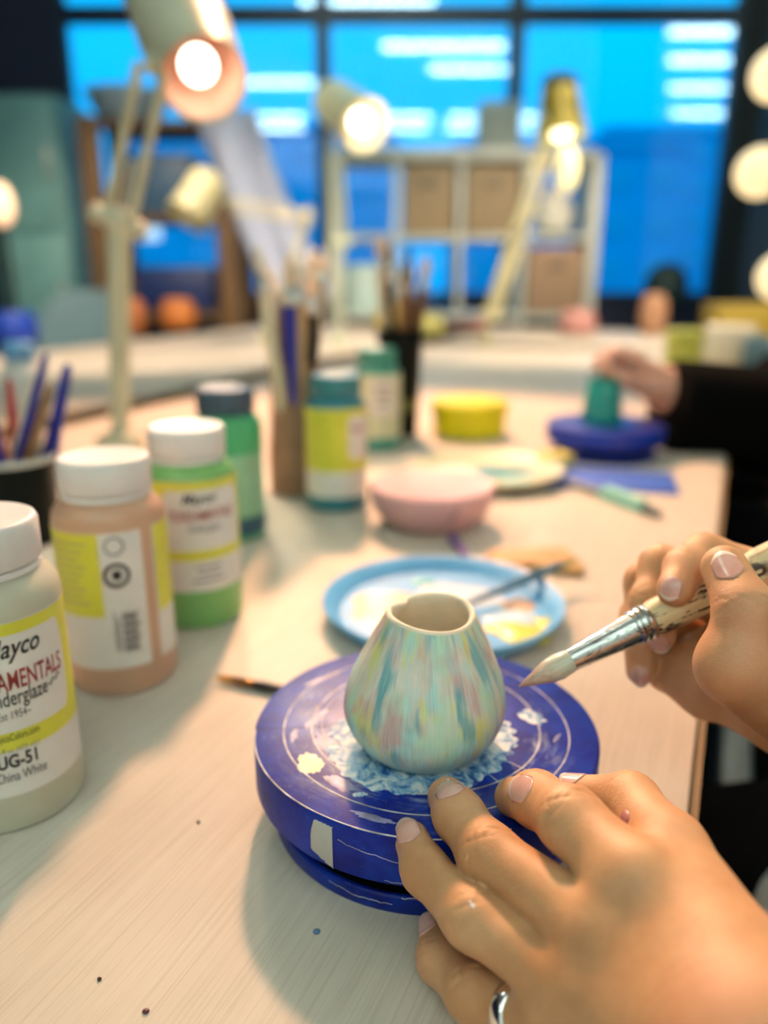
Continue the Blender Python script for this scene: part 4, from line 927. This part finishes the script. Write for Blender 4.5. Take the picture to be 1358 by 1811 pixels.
desk_lamp('cream desk lamp glowing above the black brush cup, nearest lamp', b, [at_y(210,392,Yl), at_y(268,120,Yl-0.04)], at_depth(290,-25,1.10), at_depth(362,142,.965), 0.060, 0.052, plain('grey_cream_enamel', (0.52,0.54,0.40), 0.4, scale=10), GLOW, 7, post_r=0.016, inner=(0.80,0.52,0.40))
b = at_height(600, 612, 0.0); b[2] = TABLE; Yl = b[1]
desk_lamp('pale green desk lamp behind the brush holder, facing right', b, [at_y(604,430,Yl), at_y(592,235,Yl)], at_depth(585,178,2.50), at_depth(648,222,2.36), 0.070, 0.078, LGREEN, GLOW, 8, inner=(0.85,0.78,0.55))
b = at_height(470, 605, 0); b[2] = TABLE; Yl = b[1]
desk_lamp('unlit looking cream lamp head drooping behind the wooden rack posts', b, [at_y(545,385,Yl), at_y(410,362,Yl)], at_depth(372,318,2.55), at_depth(332,385,2.52), 0.062, 0.070, LCREAM, plain('bulb_off', (0.7,0.68,0.5), 0.3), 0, spot=False, inner=(0.62,0.60,0.34))
b = at_height(858, 612, 0); b[2] = TABLE; Yl = b[1]
lampD = desk_lamp('tall cream lamp with olive ribbed shade before the cube shelf', b, [at_y(868,560,Yl), at_y(962,270,Yl)], at_depth(990,150,2.62), at_depth(993,243,2.64), 0.055, 0.082, plain('olive_shade', (0.20,0.18,0.008), 0.6), GLOWD, 2.5, bars=True, bar_r=0.0125, inner=(0.70,0.66,0.30))
for ch in lampD.children:
    if ch.name.startswith(('arm', 'post', 'clamp', 'joint', 'cross', 'spring')): ch.data.materials[0] = LCREAM
bb = np.array(lampD.location); q = at_depth(990,148,2.62)-bb
MB().lathe([(0.060,-0.010), (0.062,0.006), (0.046,0.026), (0.020,0.034)], 32, tuple(q)).build('cap', plain('dark_lamp_cap', (0.01,0.03,0.05), 0.4), lampD)
q0, q1 = at_depth(990,162,2.62)-bb, at_depth(993,240,2.64)-bb
for i in range(10):
    a = 2*PI*i/10; d = Vector((math.cos(a), math.sin(a), 0)); MB().tube([Vector(q0)+d*0.057, Vector(q1)+d*0.083], 0.005, 6).build('rib', plain('olive_rib', (0.12,0.11,0.006), 0.6), lampD)
q = at_depth(1003,300,2.64)-bb; MB().ball(tuple(q), (0.038,0.038,0.075), 24, 14).build('lit_globe', plain('cream_globe', (0.9,0.86,0.5), 0.4, emit=(1.0,0.84,0.42), emits=0.5), lampD)
MB().tube([Vector(q)+Vector((0,0,0.06)), Vector(q1)], 0.012, 10).build('globe_socket', LCREAM, lampD)
# column of globe lamps at right
p = at_y(1338, 300, 1.95); e = empty('globe_lamp', (p[0]+0.20, 1.90, 0)); tag(e, 'black floor lamp stand with a column of glowing globes', 'lamp')
MB().lathe([(0.14,0), (0.14,0.012), (0.02,0.025)], 40).build('base', _bm, e); MB().tube([(0,0,0.02), (0,0,2.1)], 0.016, 12).build('pole', _bm, e)
GG = plain('warm_globe', (1,0.95,0.8), 0.4, emit=(1.0,0.74,0.36), emits=0.62)
for x, y in ((1375,132), (1345,305), (1382,490), (1372,680), (1362,868)):
    q = at_y(x, y, 1.88)-np.array(e.location); MB().ball(tuple(q), (0.054, 0.054, 0.054), 24, 14).build('globe', GG, e); MB().tube([(0,0,q[2]), tuple(q)], 0.012, 8).build('bracket', _bm, e)
# small warm lamp at far left
p = at_y(2, 362, 3.0); e = empty('floor_lamp', (p[0], p[1], p[2])); tag(e, 'small warm globe lamp in front of the teal cabinet', 'lamp')
MB().ball((0,0,0), (0.045,0.045,0.075), 20, 12).build('globe', plain('amber_globe', (1,0.8,0.6), 0.4, emit=(1.0,0.55,0.30), emits=0.7), e); MB().tube([(0,0,-0.07), (0,0,-p[2]+0.02)], 0.012, 8).build('stem', _bm, e); MB().lathe([(0.10,-p[2]), (0.10,-p[2]+0.015), (0.012,-p[2]+0.03)], 32).build('foot', _bm, e)

# ------------------------------------------------------------------ cube shelf
SW = plain('white_shelf_board', (0.52,0.58,0.54), 0.45, scale=5); YS = 4.05
xs = [at_y(px, 400, YS)[0] for px in (590, 700, 814, 928, 1052)]; zt = at_y(800, 272, YS)[2]; zs = [zt-0.372*i for i in range(5)]; zs = [z for z in zs if z > 0]+[0.02]
e = empty('cube_shelf', ((xs[0]+xs[-1])/2, YS, 0)); tag(e, 'white open cube shelf standing before the window', 'shelf'); oy = np.array(e.location)
def sb(nm, lo, hi, m=SW): return MB().box((np.array(lo)+hi)/2-oy, np.array(hi)-lo, bev=0.003).build(nm, m, e)
for x in (xs[0], xs[-1]): sb('side_panel', (x-0.026,YS,0), (x+0.026,YS+0.38,zs[0]))
for x in xs[1:-1]: sb('divider', (x-0.014,YS+0.003,0.03), (x+0.014,YS+0.38,zs[0]-0.03))
for i, z in enumerate(zs):
    w = 0.026 if i == 0 or i == len(zs)-1 else 0.014; sb('shelf_board', (xs[0]+0.02,YS+0.001,z-w), (xs[-1]-0.02,YS+0.38,z+w))
def bin_(c, r, col, label, name='storage_box'):
    x0, x1, z1, z0 = xs[c]+0.032, xs[c+1]-0.032, zs[r]-0.045, zs[r+1]+0.016
    b = empty(name, ((x0+x1)/2, YS+0.18, z0)); tag(b, label, 'box', 'boxes in the cube shelf'); m = plain(label[:14], col, 0.8)
    MB().box((0,0,(z1-z0)/2), (x1-x0,0.32,z1-z0), bev=0.006).build('body', m, b); MB().box((0,-0.163,(z1-z0)*0.72), (0.08,0.008,0.03), bev=0.003).build('handle', plain('box_handle', (0.16,0.13,0.09), 0.6), b)
TB = (0.30,0.24,0.15)
bin_(1, 0, TB, 'brown box in the upper row of the shelf, left one'); bin_(2, 0, TB, 'brown box in the upper row, behind the lamp arm'); bin_(3, 1, (0.34,0.24,0.16), 'brown box in second row at right end')
bin_(0, 2, TB, 'brown box low at the shelf left end')
def shelf_item(c, r, mb, mat, label, cat, name, dx=0.0):
    o = mb.build(name, mat); o.location = ((xs[c]+xs[c+1])/2+dx, YS+0.16, zs[r+1]+0.0145); tag(o, label, cat); return o
shelf_item(3, 0, MB().lathe([(0.05,0), (0.09,0.03), (0.10,0.12), (0.06,0.19), (0.05,0.22), (0.055,0.225)], 32), plain('pale_stoneware', (0.60,0.62,0.56), 0.5), 'pale stoneware pot inside upper right shelf cube', 'pot', 'stoneware_pot', 0.0)
shelf_item(0, 1, MB().lathe([(0.10,0), (0.11,0.01), (0.11,0.20), (0.09,0.23)], 32), plain('pale_teal_can', (0.42,0.60,0.58), 0.5), 'pale teal canister in the left shelf cube', 'canister', 'canister')
shelf_item(1, 1, MB().lathe([(0.05,0), (0.10,0.05), (0.12,0.09), (0.115,0.09), (0.05,0.01)], 32), plain('deep_blue_bowl', (0.02,0.10,0.30), 0.4), 'deep blue bowl in the second shelf row', 'bowl', 'shelf_bowl')
o = MB().box((0,0,0.105), (0.19,0.24,0.21), bev=0.006).build('cardboard_box', plain('grey_box', (0.34,0.40,0.38), 0.8)); p = at_y(880, 262, YS+0.15); o.location = (p[0], YS+0.17, zs[0]+0.026); tag(o, 'grey box standing on top of the cube shelf', 'box')

# ------------------------------------------------------------------ wooden rack and left side
RW_ = plain('rack_wood', (0.13,0.075,0.028), 0.6, scale=14); YR = 3.75
xl, xr = at_y(168,350,YR)[0], at_y(402,420,YR)[0]; zt = at_y(200,205,YR)[2]
e = empty('wooden_rack', ((xl+xr)/2, YR, 0)); tag(e, 'brown wooden drying rack behind the nearest lamp', 'rack'); oy = np.array(e.location)
for x in (xl, xr):
    for y in (YR, YR+0.40): sb('post', (x-0.045,y-0.025,0), (x+0.045,y+0.025,zt), RW_)
for z in (0.35, 0.80, 1.22, zt-0.03): sb('shelf_board', (xl+0.045,YR-0.01,z-0.015), (xr-0.045,YR+0.42,z+0.015), RW_)
def on_rack(mb, m, x, z, label, cat, name): o = mb.build(name, m); o.location = (x, YR+0.19, z); return tag(o, label, cat)
mid = (xl+xr)/2
on_rack(MB().box((0,0,0.10), (0.36,0.30,0.20), bev=0.02), plain('navy_bin', (0.01,0.03,0.14), 0.5), mid+0.02, 0.815, 'navy bin on the middle board of the rack', 'bin', 'storage_bin')
on_rack(MB().box((0,0,0.13), (0.32,0.28,0.26), bev=0.02), plain('slate_bin', (0.03,0.09,0.18), 0.5), mid-0.02, 1.235, 'slate blue bin on the upper board of rack', 'bin', 'storage_bin')
on_rack(MB().lathe([(0.09,0), (0.13,0.02), (0.19,0.13), (0.195,0.14), (0.18,0.135), (0.11,0.025), (0.001,0.02)], 40), plain('bluish_basin', (0.34,0.48,0.62), 0.4), xl+0.13, zt-0.015, 'pale blue basin on top of the wooden rack', 'basin', 'basin')
# draped plastic sheet on the right of the rack
n = 18; vs = []; fs = []
for i in range(n+1):
    for k in range(7):
        t = i/n; x = xr-0.10+0.30*t**1.5+k*0.045; z = zt+0.012-0.75*t**1.2; y = YR-0.07+0.03*math.sin(k*1.7+t*5)-0.03*t
        vs.append((x, y, z))
for i in range(n):
    for k in range(6): fs.append((i*7+k, i*7+k+1, i*7+k+8, i*7+k+7))
o = MB().add(vs, fs).build('plastic_sheet', plain('lavender_sheet', (0.40,0.48,0.68), 0.5), None, auto=80); _s = o.modifiers.new('thickness', 'SOLIDIFY'); _s.thickness = 0.004; tag(o, 'pale lavender plastic sheet hanging off the wooden rack', 'sheet')
# teal cabinet
p0, p1 = at_y(-40,160,3.9), at_y(98,165,3.9); zc = p1[2]
e = empty('metal_cabinet', ((p0[0]+p1[0])/2, 4.1, 0)); tag(e, 'pale teal metal cabinet at the far left wall', 'cabinet'); w = p1[0]-p0[0]
TC = plain('teal_cabinet_enamel', (0.12,0.32,0.34), 0.5, scale=4)
MB().box((0,0,zc/2), (w,0.4,zc), bev=0.01).build('body', TC, e)
for i in range(3):
    h = zc/3-0.03; d = MB().box((0,-0.207,zc/3*(i+0.5)), (w-0.05,0.016,h), bev=0.006).build('door', plain('teal_door', (0.16,0.38,0.39), 0.45, scale=5), e); MB().box((w*0.32,-0.225,zc/3*(i+0.5)), (0.02,0.02,0.14), bev=0.004).build('handle', SPRING, d)
# chair at the left table
cp_ = at_y(128, 560, 3.5)
e = empty('chair', (cp_[0]+0.02, 3.62, 0), 0.15); tag(e, 'grey-blue chair with rounded back behind the left table', 'chair'); CG = plain('grey_blue_plastic', (0.20,0.34,0.40), 0.5)
n = 14; vs = []; fs = []
for s_ in (0, 1):
    for i in range(n+1):
        for k in range(6):
            u = -1+2*i/n; zz = 0.44+(0.46*math.sqrt(max(0, 1-abs(u)**3.2))+0.02)*k/5; vs.append((u*0.25, (0.05*u*u*-1)+0.022*s_, zz))
q = (n+1)*6
for i in range(n):
    for k in range(5): a = i*6+k; fs.append((a, a+6, a+7, a+1)); fs.append((q+a, q+a+1, q+a+7, q+a+6))
    fs.append((i*6+5, i*6+11, q+i*6+11, q+i*6+5)); fs.append((i*6, q+i*6, q+i*6+6, i*6+6))
MB().add(vs, fs).build('backrest', CG, e); MB().box((0,-0.24,0.44), (0.46,0.44,0.03), bev=0.012).build('seat', CG, e)
for sx in (-1,1):
    for sy in (-0.05,-0.43): MB().tube([(sx*0.2,sy,0.43), (sx*0.22,sy,0)], 0.014, 10).build('leg', LEGM, e)

# ------------------------------------------------------------------ things on the far tables
def on_table(mb, m, px, label, cat, name, parts=(), z=TABLE):
    c = at0(*px); e = empty(name, (c[0], c[1], z)); tag(e, label, cat); mb.build('body', m, e)
    for nm, pm, pmat in parts: pm.build(nm, pmat, e)
    return e
def small_pot(r, h): return MB().lathe([(r*0.7,0), (r*0.95,h*0.15), (r,h*0.5), (r*0.85,h*0.85), (r*0.6,h), (r*0.5,h*0.97), (r*0.75,h*0.8), (r*0.8,h*0.2), (0.001,h*0.1)], 28)
OR = plain('orange_glaze', (0.62,0.20,0.04), 0.45)
on_table(small_pot(0.080,0.13), OR, (317,582), 'round orange pot on the left table', 'pot', 'glazed_pot'); on_table(small_pot(0.055,0.14), plain('rust_glaze', (0.50,0.16,0.05), 0.5), (238,592), 'rust orange pot beside the nearest lamp post', 'pot', 'glazed_pot')
BLB = plain('blue_plastic', (0.015,0.06,0.48), 0.4); SKY = plain('sky_cap', (0.10,0.36,0.70), 0.4); CLR = plain('milky_bottle', (0.52,0.60,0.60), 0.25)
on_table(MB().lathe([(0.060,0), (0.075,0.03), (0.075,0.09), (0.06,0.12)], 32), BLB, (30,618), 'blue plastic tub at far left on left table', 'tub', 'plastic_tub')
c = at0(48, 730); on_table(MB().lathe([(0.034,0), (0.037,0.004), (0.037,0.075), (0.020,0.098)], 32), CLR, (48,730), 'milky bottle with sky blue cap behind brush cup', 'bottle', 'bottle', (('cap', MB().lathe([(0.026,0.095), (0.028,0.098), (0.028,0.122), (0.024,0.127)], 32), SKY),))
YB = plain('mustard_glaze', (0.66,0.50,0.06), 0.45)
on_table(small_pot(0.085,0.11), YB, (700,588), 'mustard yellow bowl behind the brush tumbler', 'bowl', 'glazed_bowl'); on_table(small_pot(0.075,0.085), plain('lemon_glaze', (0.66,0.62,0.20), 0.45), (752,594), 'lemon yellow bowl right of the mustard one', 'bowl', 'glazed_bowl')
on_table(small_pot(0.075,0.10), plain('rose_glaze', (0.52,0.26,0.24), 0.5), (1020,592), 'dusty rose pot on the far table', 'pot', 'glazed_pot'); on_table(small_pot(0.055,0.16), plain('terracotta', (0.44,0.24,0.14), 0.6), (1152,592), 'slim terracotta pot on far table under plant', 'pot', 'glazed_pot')
on_table(small_pot(0.09,0.06), plain('brick_glaze', (0.40,0.20,0.18), 0.6), (830,588), 'low brick red dish on the far table', 'dish', 'glazed_dish')
on_table(MB().lathe([(0.045,0), (0.048,0.003), (0.048,0.075), (0.050,0.078), (0.050,0.095), (0.046,0.098)], 36), plain('lemon_tub', (0.72,0.70,0.12), 0.45), (1205,650), 'lemon yellow paint tub behind the black sleeve', 'tub', 'paint_tub')
lump('tissue_box', (1285, 640), (0.13,0.11,0.10), (0.70,0.66,0.54), 'cream cardboard box behind the black sleeve', 'box', TROT); lump('steel_tin', (1335, 655), (0.07,0.07,0.09), (0.16,0.28,0.36), 'blue-grey tin at the right edge behind sleeve', 'tin', TROT, 0.02)
# plant silhouette by the window
c = at_y(1178, 500, 4.6); e = empty('stool', (c[0], 4.6, 0)); tag(e, 'round dark stool top by the right window', 'stool'); DK = plain('dark_green_vinyl', (0.015,0.05,0.055), 0.6)
MB().ball((0,0,c[2]-0.02), (0.12,0.12,0.13), 28, 16).build('cushion', DK, e); MB().tube([(0,0,0.05), (0,0,c[2]-0.1)], 0.02, 12).build('column', _bm, e); MB().lathe([(0.2,0), (0.2,0.015), (0.03,0.05)], 36).build('foot', _bm, e)
p = at_y(1320, 528, 3.05); o = MB().box((0,0,0.065), (0.42,0.16,0.13), bev=0.006).build('wooden_crate', plain('mustard_wood', (0.32,0.24,0.03), 0.5)); o.location = (p[0]+0.08, 3.05, TABLE); tag(o, 'mustard wooden crate on the far table at right', 'crate')
# bench along the right edge of the table
sd = np.array([math.cos(TROT), math.sin(TROT)])
q = at_height(1254, 1400, -0.30); off = q[0]*TN[0]+q[1]*TN[1]
e = empty('bench', tpos(off+0.177, 1.1, 0), TROT); tag(e, 'white bench with black cushion along right table edge', 'bench')
WB = plain('white_bench_paint', (0.62,0.68,0.66), 0.45)
MB().box((0,0,0.43), (0.33,1.9,0.04), bev=0.004).build('seat', WB, e); MB().box((0.0125,0,0.468), (0.295,1.88,0.036), bev=0.014).build('cushion', plain('black_cushion', (0.002,0.002,0.002), 0.95, spec=0.08), e)
for sx in (-0.13,0.13):
    for sy in (-0.88,0.88): MB().box((sx,sy,0.205), (0.04,0.04,0.41)).build('leg', WB, e)

# ------------------------------------------------------------------ second painter in black at right
P2 = empty('person', (0.85, 1.27, 0)); tag(P2, 'person in black sweatshirt painting teal pot at far wheel', 'person')
def own2(o): o.parent = P2; o.matrix_parent_inverse = Matrix.Translation(P2.location).inverted(); return o
SK2 = skin_mat('skin_b', (0.78,0.46,0.34), (0.70,0.38,0.27), (0.78,0.42,0.34))
w2 = at_depth(1185,690,1.16); e2 = at_depth(1400,745,1.18); sh2 = np.array([0.80,1.11,1.14]); shr2 = np.array([0.92,1.43,1.14])
HF2 = Field(np.min([w2, at_depth(1040,620,1.10), at_depth(1200,730,1.1)], 0)-0.05, np.max([w2, at_depth(1040,620,1.2), at_depth(1230,700,1.2)], 0)+0.05, .0022)
kn = [at_depth(1118,636,1.13), at_depth(1122,652,1.15), at_depth(1128,668,1.165), at_depth(1135,682,1.175)]
for i, k_ in enumerate(kn): HF2.merge(HF2.chain([w2, k_], [.022,.012], .01, pad=.03), .001 if i == 0 else .02)
HF2.merge(HF2.chain([w2, at_depth(1260,705,1.165)], [.024,.028], .01, pad=.03), .02)
ft = [(1058,640,1.10), (1066,648,1.12), (1080,672,1.15), (1090,690,1.165)]; mids = [(1085,626,1.11), (1085,640,1.13), (1094,655,1.15), (1100,672,1.165)]
for i in range(4): HF2.merge(HF2.chain([kn[i], at_depth(*mids[i]), at_depth(*ft[i])], [.0115,.0100,.0078], .004, pad=.03), .005)
HF2.merge(HF2.chain([at_depth(1160,690,1.13), at_depth(1105,672,1.10), at_depth(1068,652,1.095)], [.015,.011,.0085], .005, pad=.03), .010)
B2 = Field((0.42,0.85,0.40), (1.35,1.75,1.60), .010); ch2 = np.array([0.86,1.27,1.02]); hip2 = np.array([0.84,1.28,0.60]); hd2 = np.array([0.84,1.27,1.40])
for ch, rr, k_ in (([w2+(e2-w2)*0.25, e2, sh2], [.027,.036,.048], .02), ([shr2, np.array([0.80,1.42,0.86]), np.array([0.62,1.36,0.80])], [.048,.036,.026], .02), ([ch2, hip2], [.12,.13], .05), ([sh2, ch2+[0,0,.06], shr2], [.05,.09,.05], .05), ([ch2, hd2], [.055,.052], .04), ([hd2, hd2+[0,0,.06]], [.075,.085], .03), ([hd2+[-.06,0,-.04], hd2+[-.05,0,0]], [.04,.05], .03), ([hd2+[-.09,0,.02], hd2+[-.105,0,-.01]], [.010,.014], .012)):
    B2.merge(B2.chain(ch, rr, .02, pad=.06), k_)
own2(link('body', np_mesh('body', [HF2.mesh(), B2.mesh()]), SK2, None, auto=180))
S2 = Field((0.30,0.75,0.34), (1.45,1.85,1.35), .011); ce = at_depth(1176,722,1.16)
for ch, rr, k_ in (([ce, e2+[0,0,-.005], sh2], [.072,.082,.075], .03), ([shr2, np.array([0.80,1.42,0.86]), np.array([0.68,1.38,0.82])], [.062,.055,.045], .02), ([ch2, hip2], [.14,.135], .06), ([sh2, ch2+[0,0,.05], shr2], [.066,.10,.066], .05)):
    S2.merge(S2.chain(ch, rr, .02, pad=.06), k_)
# flat cuff: cut the sleeve end square
ax = unit(e2-ce); X, Y, Z = np.meshgrid(*S2.ax, indexing='ij', sparse=True); pl = -((X-ce[0])*ax[0]+(Y-ce[1])*ax[1]+(Z-ce[2])*ax[2]); far = (X < ce[0]+0.10)*(Y < ce[1]+0.16); S2.D = np.where(far, np.maximum(S2.D, pl), S2.D).astype(np.float32)
own2(link('sweatshirt', np_mesh('sweatshirt', [S2.mesh()]), plain('black_sweatshirt', (0.002,0.002,0.0022), 0.95, spec=0.08), None, auto=180))
H2 = Field(hd2-0.2, hd2+0.2, .010); H2.merge(H2.chain([hd2+[.02,0,.07], hd2+[.05,0,-.03]], [.095,.085], .02, pad=.05), .001)
own2(link('hair', np_mesh('hair', [H2.mesh()]), plain('dark_hair', (0.02,0.014,0.01)), None, auto=180))
T2 = Field((0.40,0.95,-0.03), (1.15,1.75,0.76), .014)
for s_ in (-.1,.1): T2.merge(T2.chain([hip2+[0,s_,-.02], np.array([0.52,1.38+s_*0.9,0.56]), np.array([0.56,1.36+s_*0.9,0.05])], [.085,.062,.045], .03, pad=.06), .02)
own2(link('trousers', np_mesh('trousers', [T2.mesh()]), plain('black_denim', (0.01,0.011,0.014), 0.9), None, auto=180))
brush(at_depth(1040,664,1.10), at_depth(1110,610,1.12), 'slim brush held over the teal pot at right', plain('rose_handle', (0.5,0.16,0.18), 0.4), BRD, r=0.0035, bl=0.016, fl=0.016)
